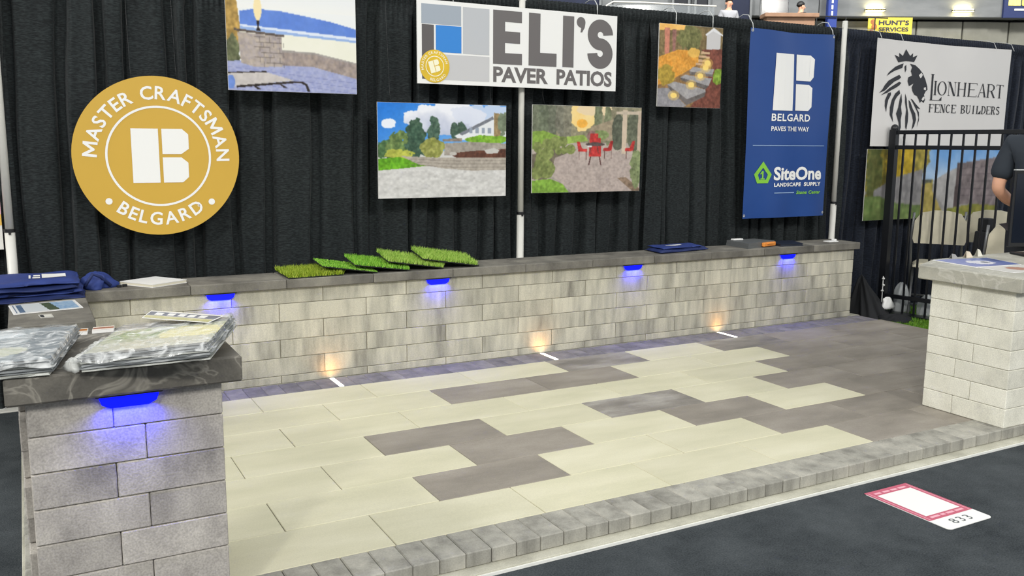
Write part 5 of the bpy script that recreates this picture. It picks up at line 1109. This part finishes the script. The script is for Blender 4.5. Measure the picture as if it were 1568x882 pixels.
# ------------------------------------------------------------------ black cloth heap and bits by the fence post
m_bcloth = plain('black_cloth', (22, 24, 28), rough=0.75, noise=0.2, nscale=9)
def slump(cx, cy, z, rx, ry, h, seed, n=84, m=18):
    rng = random.Random(seed); ph = [rng.uniform(0, 6.28) for _ in range(5)]; v = []; f = []
    for j in range(m + 1):
        s_ = j / m; r0 = (1 - s_) ** 0.62 * (1 - 0.25 * s_) + 0.03
        for i in range(n):
            a_ = 2 * math.pi * i / n; fo = math.sin(9 * a_ + ph[0] + 1.2 * s_) * .10 + math.sin(5 * a_ + ph[1]) * .12 + math.sin(16 * a_ + ph[2] - 2 * s_) * .05
            k = r0 * (1 + fo * (1.1 - .5 * s_)); v.append((cx + rx * k * math.cos(a_) - 0.06 * s_, cy + ry * k * math.sin(a_) + 0.05 * s_, z + h * s_ * (1 + .06 * math.sin(3 * a_ + ph[3]) * s_)))
    f = [(j * n + i, j * n + (i + 1) % n, (j + 1) * n + (i + 1) % n, (j + 1) * n + i) for j in range(m) for i in range(n)] + [tuple(range(n - 1, -1, -1)), tuple(range(m * n, (m + 1) * n))]
    return v, f
t = thing('cloth_heap', (6.20, 0.40, ZC), 'heap of black cloth draped on the floor at the end of the seat wall', 'cloth')
MB().add(*slump(6.255, 0.40, ZC, 0.17, 0.19, 0.37, 4)).build('heap', m_bcloth, t, True)
MB().add(*lump(6.32, 0.17, ZC + .004, 0.17, 0.12, 0.07, 6, 40, 8, 0.35)).build('trailing_end', m_bcloth, t, True)
m_clear = plain('clear_plastic', (205, 210, 212), rough=0.15, alpha=0.55, noise=0.15, nscale=14)
def tub(x, y, w, d, h, label):
    t = thing('plastic_bag', (x, y, ZC + 0.008), label, 'bag', 'clear plastic bags behind the fence'); MB().add(*lump(x, y, ZC + 0.009, w / 2, d / 2, h, int(x * 100), 26, 12, .22)).build('film', m_clear, t, True); MB().add(*lump(x, y, ZC + 0.010, w * .35, d * .35, h * .6, int(x * 90), 16, 8, .2)).build('contents', plain('bag_contents', (120, 122, 124), noise=.3, nscale=20), t, True)
tub(6.705, 0.43, 0.16, 0.16, 0.28, 'clear plastic bag nearest the fence post, the taller one'); tub(6.76, 0.20, 0.15, 0.15, 0.20, 'smaller clear plastic bag behind the fence pickets')
t = thing('knotted_cord', (6.47, 0.47, ZC), 'white knotted cord hanging down beside the fence post', 'cord')
MB().tube([(6.49, 0.46, 0.28), (6.485, 0.455, 0.1), (6.48, 0.45, ZC + .01)], 0.004, 6).build('cord', m_wprint, t, True)
for k, z_ in enumerate((0.26, 0.20, 0.15, 0.03, -0.01, -0.06)): MB().ball((6.487 + 0.006 * math.sin(k * 2), 0.455, z_), 0.013, 0.013, 0.011, 8, 6).build('knot', m_wprint, t, True)
o = MB().add(*lump(6.36, 0.30, 0.0, 0.055, 0.04, 0.10, 12, 16, 8, .45)).build('paper_scrap', m_wprint, smooth=True); tag(o, 'crumpled white paper scrap on the black cloth heap', 'paper')
o.location = (-0.02, -0.02, 0.03)

# ------------------------------------------------------------------ neighbouring stand: chairs, table
m_cream = plain('cream_vinyl_pad', (214, 208, 186), rough=0.5, noise=0.05); m_fr = plain('grey_metal_frame', (120, 122, 124), rough=0.4, metal=0.5)
def folding_chair(x, y, rz, label):
    t = thing('folding_chair', (x, y, ZC), label, 'chair', 'cream folding chairs beyond the fence'); c_, s_ = math.cos(rz), math.sin(rz)
    T = lambda p: (x + p[0] * c_ - p[1] * s_, y + p[0] * s_ + p[1] * c_, ZC + p[2])
    vs, f, *_ = soft_slab([(-.215, -.2), (.215, -.2), (.20, .2), (-.20, .2)], .43, .045, 12, 10, .001, 3, .6); MB().add([T(p) for p in vs], f).build('seat', m_cream, t, True)
    P = [(-.20, .66), (.20, .66), (.215, .70), (.205, .86), (.16, .93), (.06, .955), (-.06, .955), (-.16, .93), (-.205, .86), (-.215, .70)]
    q = MB().plate(P, .20, .235); q.v = [T((a_, b_ + (d_ - .66) * .18, d_)) for a_, b_, d_ in q.v]; q.build('backrest', m_cream, t)
    for sx in (-.225, .225):
        MB().tube([T((sx, -.24, .01)), T((sx, .08, .46)), T((sx, .215, .70)), T((sx * .95, .26, .93))], .011, 8).build('front_leg', m_fr, t, True)
        MB().tube([T((sx * .9, .26, .01)), T((sx * .9, -.02, .44))], .011, 8).build('rear_leg', m_fr, t, True)
    MB().tube([T((-.225, -.15, .14)), T((.225, -.15, .14))], .009, 8).build('crossbar', m_fr, t, True)
folding_chair(6.995, 0.296, R(125), 'cream padded folding chair next to the fence, its back to the timber fence banner')
folding_chair(7.50, 0.15, R(125), 'cream folding chair beyond the small black table')
folding_chair(6.40, -0.80, R(125), 'cream folding chair showing between the monitor and the fence')
t = thing('covered_table', (7.50, 0.02, ZC), 'small square table under a black cloth beyond the fence', 'table')
tx, ty = 7.05, -0.24
q = MB(); nn = 40; vs = []
for lv, (z_, r_) in enumerate(((0.72, .145), (0.715, .152), (0.4, .162), (0.15, .170), (ZC + .01, .175))):
    for i in range(nn):
        a_ = 2 * math.pi * i / nn; k = 1 / max(abs(math.cos(a_)), abs(math.sin(a_))); k = min(k, 1.32); w_ = 1 + (0.05 * math.sin(9 * a_) if lv > 1 else 0)
        vs.append((tx + r_ * k * math.cos(a_) * w_, ty + r_ * k * math.sin(a_) * w_, z_))
q.add(vs, [(j * nn + i, (j + 1) * nn + i, (j + 1) * nn + (i + 1) % nn, j * nn + (i + 1) % nn) for j in range(4) for i in range(nn)] + [tuple(range(nn))]); q.build('tablecloth', m_bcloth, t, True)
MB().box(tx - .135, tx + .135, ty - .135, ty + .135, .69, .712).build('tabletop', m_fr, t)
t.location = (tx, ty, ZC); 
for ch in t.children: ch.location = Vector(t['_base']) - Vector((tx, ty, ZC))
o = MB().box(6.93, 7.03, -0.20, -0.10, 0.7205, 0.83, 0.006).build('display_box', m_bcloth); tag(o, 'black box standing on the small covered table', 'box')
o = MB().box(7.00, 7.14, -0.34, -0.22, 0.7205, 0.765, 0.004).build('carton', plain('grey_carton', (150, 154, 160), rough=.6)); tag(o, 'low grey carton on the small covered table beside the black box', 'carton')

# ------------------------------------------------------------------ people
def skin(verts, edges, rad, root=0, sub=2):
    me = bpy.data.meshes.new('figure'); me.from_pydata(verts, edges, []); o = bpy.data.objects.new('figure', me); COL.objects.link(o)
    sk = o.modifiers.new('skin', 'SKIN'); sk.use_smooth_shade = True; o.modifiers.new('sub', 'SUBSURF').levels = sub
    for i, r_ in enumerate(rad):
        me.skin_vertices[0].data[i].radius = r_ if isinstance(r_, tuple) else (r_, r_)
    me.skin_vertices[0].data[root].use_root = True
    dg = bpy.context.evaluated_depsgraph_get(); m2 = bpy.data.meshes.new_from_object(o.evaluated_get(dg)); bpy.data.objects.remove(o)
    v = [tuple(p.co) for p in m2.vertices]; f = [tuple(p.vertices) for p in m2.polygons]; bpy.data.meshes.remove(m2); return v, f
m_skin = plain('skin', (226, 172, 142), rough=0.5, noise=0.04); m_hair = plain('dark_hair', (58, 48, 42), rough=0.6, noise=.2, nscale=60); m_tee = plain('charcoal_tshirt', (40, 47, 56), rough=0.8, noise=.08, nscale=20); m_trs = plain('dark_trousers', (32, 35, 42), rough=0.8); m_shoe = plain('black_shoe', (24, 24, 26), rough=0.5); m_eye = plain('eye_white', (236, 234, 230), rough=0.2, noise=0); m_iris = plain('dark_iris', (50, 40, 34), rough=0.2, noise=0)
def person(P, F, label, tee, hair, sc=1.0, sub=2, elbow_fwd=0.0, hands=True):
    P = Vector(P); F = Vector((F[0], F[1], 0)).normalized(); Rt = Vector((F.y, -F.x, 0))
    T = lambda p: tuple(P + (Rt * p[0] + F * p[1] + Vector((0, 0, p[2]))) * sc)
    V = [(0, 0, .96), (0, -.01, 1.12), (0, .0, 1.32), (0, -.01, 1.48), (0, .0, 1.565), (0, .015, 1.63), (0, .02, 1.70), (0, .01, 1.79)]
    Rd = [(.155, .115), (.145, .105), (.17, .12), (.10, .08), (.058, .058), (.068, .075), (.082, .10), (.066, .085)]
    E = [(i, i + 1) for i in range(7)]
    def add(p, r_, frm): V.append(p); Rd.append(r_); E.append((frm, len(V) - 1)); return len(V) - 1
    sh = []; armv = []
    for s_ in (-1, 1):
        a_ = add((s_ * .185, -.005, 1.475), .068, 3); b_ = add((s_ * .235, -.025, 1.32), .056, a_); c_ = add((s_ * .262, -.05, 1.165), .045, b_); d_ = add((s_ * .235, .07, 1.09), .042, c_); e_ = add((s_ * .19, .20, 1.03), .028, d_); h_ = add((s_ * .175, .27, 1.015), (.036, .022), e_); sh.append((a_, b_, c_))
        if hands:
            for k, (ox, l_) in enumerate(((-.030, .062), (-.011, .074), (.010, .070), (.029, .056))):
                f1 = add((s_ * .175 + ox, .325, 1.012), .010, h_); f2 = add((s_ * .175 + ox, .325 + l_ * .6, .998), .009, f1); add((s_ * .175 + ox, .325 + l_ * .85, .975), .008, f2)
            t1 = add((s_ * .175 - s_ * .045, .29, 1.012), .011, h_); add((s_ * .175 - s_ * .062, .33, 1.0), .009, t1)
    legs = []
    for s_ in (-1, 1):
        a_ = add((s_ * .095, 0, .86), .095, 0); b_ = add((s_ * .105, .02, .50), .062, a_); c_ = add((s_ * .11, -.03, .12), .043, b_); d_ = add((s_ * .12, .10, .05), .042, c_); add((s_ * .125, .17, .042), .034, d_); legs.append((a_, b_, c_))
    t = thing('person', tuple(P), label, 'person')
    v, f = skin([T(p) for p in V], E, [(r_[0] * sc, r_[1] * sc) if isinstance(r_, tuple) else r_ * sc for r_ in Rd], 0, sub); MB().add(v, f).build('body', m_skin, t, True)
    g = .016
    V2 = [(0, 0, .90), (0, -.01, 1.10), (0, 0, 1.32), (0, -.01, 1.475), (0, .0, 1.525)]; R2 = [(.175, .13), (.165, .122), (.185, .135), (.118, .096), (.078, .074)]; E2 = [(0, 1), (1, 2), (2, 3), (3, 4)]
    for s_ in (-1, 1):
        k = len(V2); V2 += [(s_ * .185, -.005, 1.475), (s_ * .238, -.025, 1.32), (s_ * .256, -.04, 1.215)]; R2 += [.088, .084, .082]; E2 += [(3, k), (k, k + 1), (k + 1, k + 2)]
    v, f = skin([T(p) for p in V2], E2, [(r_[0] * sc, r_[1] * sc) if isinstance(r_, tuple) else r_ * sc for r_ in R2], 0, sub); MB().add(v, f).build('tshirt', tee, t, True)
    V3 = [(0, 0, .97)]; R3 = [(.165, .125)]; E3 = []
    for s_ in (-1, 1):
        k = len(V3); V3 += [(s_ * .097, 0, .84), (s_ * .107, .02, .50), (s_ * .112, -.03, .10)]; R3 += [.112, .082, .066]; E3 += [(0, k), (k, k + 1), (k + 1, k + 2)]
    v, f = skin([T(p) for p in V3], E3, [(r_[0] * sc, r_[1] * sc) if isinstance(r_, tuple) else r_ * sc for r_ in R3], 0, sub); MB().add(v, f).build('trousers', m_trs, t, True)
    def blob(name, c, rx, ry, rz, m_, par=None):
        q = MB().ball((0, 0, 0), rx, ry, rz, 16, 12); q.v = [T((p[0] + c[0], p[1] + c[1], p[2] + c[2])) for p in q.v]; return q.build(name, m_, par or t, True)
    for s_ in (-1, 1):
        blob('shoe', (s_ * .12, .075, .045), .05, .14, .045, m_shoe); blob('ear', (s_ * .088, .0, 1.70), .014, .026, .036, m_skin); ey = blob('eye', (s_ * .032, .098, 1.715), .013, .011, .010, m_eye); blob('iris', (s_ * .032, .107, 1.715), .006, .005, .006, m_iris, ey)
    blob('nose', (0, .125, 1.685), .014, .020, .024, m_skin); blob('mouth', (0, .106, 1.638), .026, .010, .006, plain('lip', (176, 110, 100), noise=0))
    q = MB().ball((0, 0, 0), .092, .112, .092, 18, 14); q.v = [T((p[0], p[1] - .008 - (.012 if p[2] < 0 else 0), p[2] * (1.0 if p[2] > 0 else .9) + 1.765 - (max(0, p[1]) * -.35 if p[2] < 0 else 0))) for p in q.v]; q.build('hair', hair, t, True)
    return t
person((5.79, -1.305, 0.0), (0.97, 0.22), 'person in charcoal t-shirt standing with back turned behind the pier', m_tee, m_hair, 0.985)

# ------------------------------------------------------------------ far concourse of the arena
dk = MB(); far_box(dk, -3, 20, 22.9, 26.25, 3.0, 3.45); o = dk.build('floor_concourse', m_conc); tag(o, 'raised concrete concourse deck far behind the drapes', None, kind='structure')
m_void = plain('dark_doorway', (26, 30, 38), rough=.7); m_navyf = plain('navy_curtain', (26, 34, 58), rough=.8, noise=.2, nscale=3)
for i, (a0, a1) in enumerate(((4.42, 4.80), (5.04, 5.36), (5.98, 6.52), (0.6, 2.35))):
    t = thing('door_%d' % (i + 1), tuple(far((a0 + a1) / 2, 25.8, 3.45)), ('dark open doorway in the far concourse wall', 'dark doorway next to another in the far concourse wall', 'dark opening beside the far wall-mounted screen', 'wide dark navy opening in the far concourse')[i], None, kind='structure')
    q = MB(); far_box(q, a0, a1, 25.78, 25.88, 3.45, 5.9); q.build('opening', m_void if i < 2 else m_navyf, t)
    q = MB(); far_box(q, a0 - .06, a0, 25.74, 25.88, 3.45, 5.96); far_box(q, a1, a1 + .06, 25.74, 25.88, 3.45, 5.96); far_box(q, a0, a1, 25.74, 25.88, 5.9, 5.96); q.build('frame', m_fascia, t)
t = thing('wall_screen', tuple(far(7.0, 25.0, 3.45)), 'dark flat screen on a stand on the far concourse', 'screen')
q = MB(); far_box(q, 6.62, 7.36, 24.96, 25.02, 4.86, 5.40, .01); q.build('panel', m_scr, t)
q = MB(); far_box(q, 6.96, 7.02, 24.97, 25.01, 3.45, 4.86); far_box(q, 6.70, 7.28, 24.8, 25.2, 3.45, 3.49); q.build('stand', m_blackp, t)
q = MB(); far_box(q, 6.595, 6.615, 24.95, 25.02, 4.84, 5.42); q.build('bezel', m_fascia, t)
t = thing('bar_counter', tuple(far(7.6, 24.2, 3.45)), 'long brown wooden counter on the far concourse', 'counter')
m_brown = plain('brown_wood', (150, 116, 92), rough=.6, noise=.15, nscale=4)
q = MB(); far_box(q, 6.45, 7.85, 23.9, 24.4, 4.70, 4.80, .01); q.build('top', m_brown, t); q = MB(); far_box(q, 6.53, 7.77, 24.0, 24.35, 3.45, 4.70); q.build('body', m_brown, t)
t = thing('column_banner', tuple(far(8.7, 25.5, 3.45)), 'narrow bright blue column banner with white lettering on the far concourse', 'banner')
q = MB(); far_box(q, 8.57, 8.83, 25.4, 25.6, 3.45, 6.4, .02); q.build('sleeve', plain('royal_blue', (30, 58, 140), rough=.5), t)
q = MB()
for k in range(9): far_box(q, 8.655, 8.70, 25.385, 25.399, 4.95 + k * .16, 5.06 + k * .16)
q.build('lettering', m_wprint, t)
t = thing('guard_rail', tuple(far(8.5, 25.0, 3.45)), 'thin dark guard rail along the far concourse', 'railing')
q = MB(); q.tube([far(7.0, 25.35, 4.95), far(10.2, 25.35, 4.88)], .018, 6); q.build('rail', m_seam, t)
for a_ in (7.45, 8.25, 9.05, 9.85): q = MB(); q.tube([far(a_, 25.35, 3.45), far(a_, 25.35, 4.94 - (a_ - 7) * .022)], .016, 6); q.build('post', m_seam, t)
t = thing('glass_balustrade', tuple(far(3.9, 24.4, 3.45)), 'clear balustrade with pale curved handrail on the far concourse', 'railing')
q = MB(); q.tube([far(2.35, 24.4, 4.85), far(2.42, 24.4, 5.02), far(2.6, 24.4, 5.12), far(3.4, 24.4, 5.10), far(5.3, 24.4, 5.02)], .022, 8); q.build('handrail', m_pole, t, True)
q = MB(); far_box(q, 2.45, 5.25, 24.39, 24.41, 3.45, 5.04); q.build('pane', plain('balustrade_glass', (150, 156, 160), rough=.1, alpha=.35, noise=0), t)
person(tuple(far(5.72, 24.8, 3.45)), (-0.3, -0.9), 'person in light grey top standing on the far concourse', plain('light_grey_top', (168, 170, 176), rough=.8), m_hair, 1.0, 1, hands=False)
person(tuple(far(7.62, 24.75, 3.42)), (0.9, -0.2), 'person with black hair behind the brown counter on the far concourse', plain('black_top', (28, 30, 36), rough=.8), plain('black_hair', (20, 20, 22), rough=.5), 0.97, 1, hands=False)
m_lampy = plain('warm_wall_lamp', (255, 240, 170), noise=0, emit=(255, 236, 150), estr=9.0)
for a0, a1, lb_ in ((9.77, 10.26, 'glowing linear wall lamp above the yellow banner'), (12.20, 12.72, 'glowing linear wall lamp away from the yellow banner')):
    t = thing('wall_lamp', tuple(far((a0 + a1) / 2, 25.8, 5.1)), lb_, 'lamp', 'linear lamps on the far fascia')
    q = MB(); far_box(q, a0 - .03, a1 + .03, 25.75, 25.898, 5.155, 5.185, .004); q.build('housing', m_seam, t)
    q = MB(); far_box(q, a0, a1, 25.76, 25.89, 5.186, 5.20); q.build('upper_lens', m_lampy, t); q = MB(); far_box(q, a0, a1, 25.76, 25.89, 5.135, 5.154); q.build('lower_lens', m_lampy, t)
    for z_, rx_ in ((5.21, 0.0), (5.125, math.pi)):
        d = bpy.data.lights.new('warm_led', 'AREA'); d.shape = 'RECTANGLE'; d.size = .46; d.size_y = .10; d.energy = 5; d.color = (1, .85, .45)
        o = bpy.data.objects.new('warm_led', d); COL.objects.link(o); o.parent = t; o.location = far((a0 + a1) / 2, 25.82, z_) - Vector(t['_base']); o.rotation_euler = (math.pi - rx_, 0, -YAW)
def far_text(mb, s, a0, a1, z0, z1, d, bold=.03):
    vs, f, x0, x1, y0, y1 = text_geo(s, bold); mb.add([far(a0 + (u - x0) / (x1 - x0) * (a1 - a0), d, z0 + (w - y0) / (y1 - y0) * (z1 - z0)) for u, w in vs], f)
t = thing('sponsor_banner', tuple(far(10.4, 25.7, 4.4)), "yellow HUNT'S SERVICES banner on the far concrete wall", 'banner')
q = MB(); far_box(q, 9.80, 11.02, 25.70, 25.73, 4.38, 4.95); q.build('sheet', plain('yellow_vinyl', (222, 202, 72), rough=.5, noise=.03), t)
q = MB(); far_text(q, "HUNT'S", 10.09, 10.93, 4.745, 4.875, 25.69); far_text(q, 'SERVICES', 10.10, 10.92, 4.575, 4.685, 25.69); q.build('lettering', plain('navy_ink', (46, 50, 70), noise=0), t)
q = MB(); 
for dx, dz, r_ in ((9.93, 4.83, .07), (9.97, 4.70, .08), (9.90, 4.60, .05)):
    q.add([far(dx + r_ * math.cos(2 * math.pi * i / 12), 25.69, dz + r_ * math.sin(2 * math.pi * i / 12)) for i in range(12)], [tuple(range(12))])
q.build('emblem', plain('rust_ink', (176, 110, 60), noise=.3, nscale=20), t)
t = thing('sponsor_sign', tuple(far(14.5, 25.8, 4.98)), 'navy sign with yellow square logo and white bar on the far fascia', 'sign')
q = MB(); far_box(q, 13.57, 15.6, 25.80, 25.89, 4.98, 6.6); q.build('board', plain('navy_sign', (34, 48, 96), rough=.5), t)
q = MB(); far_box(q, 13.68, 14.02, 25.785, 25.799, 5.30, 5.75, .005); q.build('logo_square', plain('logo_yellow', (236, 222, 140), noise=.15, nscale=20), t)
q = MB(); far_box(q, 14.05, 14.9, 25.785, 25.799, 5.30, 5.75, .02); q.build('logo_square', plain('logo_yellow2', (232, 216, 120), noise=.25, nscale=14), t)
q = MB(); far_box(q, 13.86, 14.9, 25.785, 25.799, 5.17, 5.22); q.build('white_bar', m_wprint, t)
# strip of print beyond the outer pole
t = thing('roll_poster', (-0.47, 0.66, ZC), 'pink, yellow and white printed strip poster beyond the pole by the navy bags', 'poster')
for z0_, z1_, c_ in ((1.03, 1.16, (236, 190, 196)), (0.97, 1.03, (236, 190, 90)), (0.84, 0.97, (232, 230, 222))): MB().box(-0.60, -0.350, 0.636, 0.640, z0_ + .0005, z1_).build('print_band', plain('band_%d' % int(z0_ * 100), c_, rough=.5, noise=.08), t)
MB().box(-0.60, -0.35, 0.6405, 0.644, 0.838, 1.165).build('backing', m_core, t)
hang_wire(-0.55, 1.165, t, 0.636); hang_wire(-0.40, 1.165, t, 0.636)

for o in COL.objects:
    if '_base' in o: del o['_base']
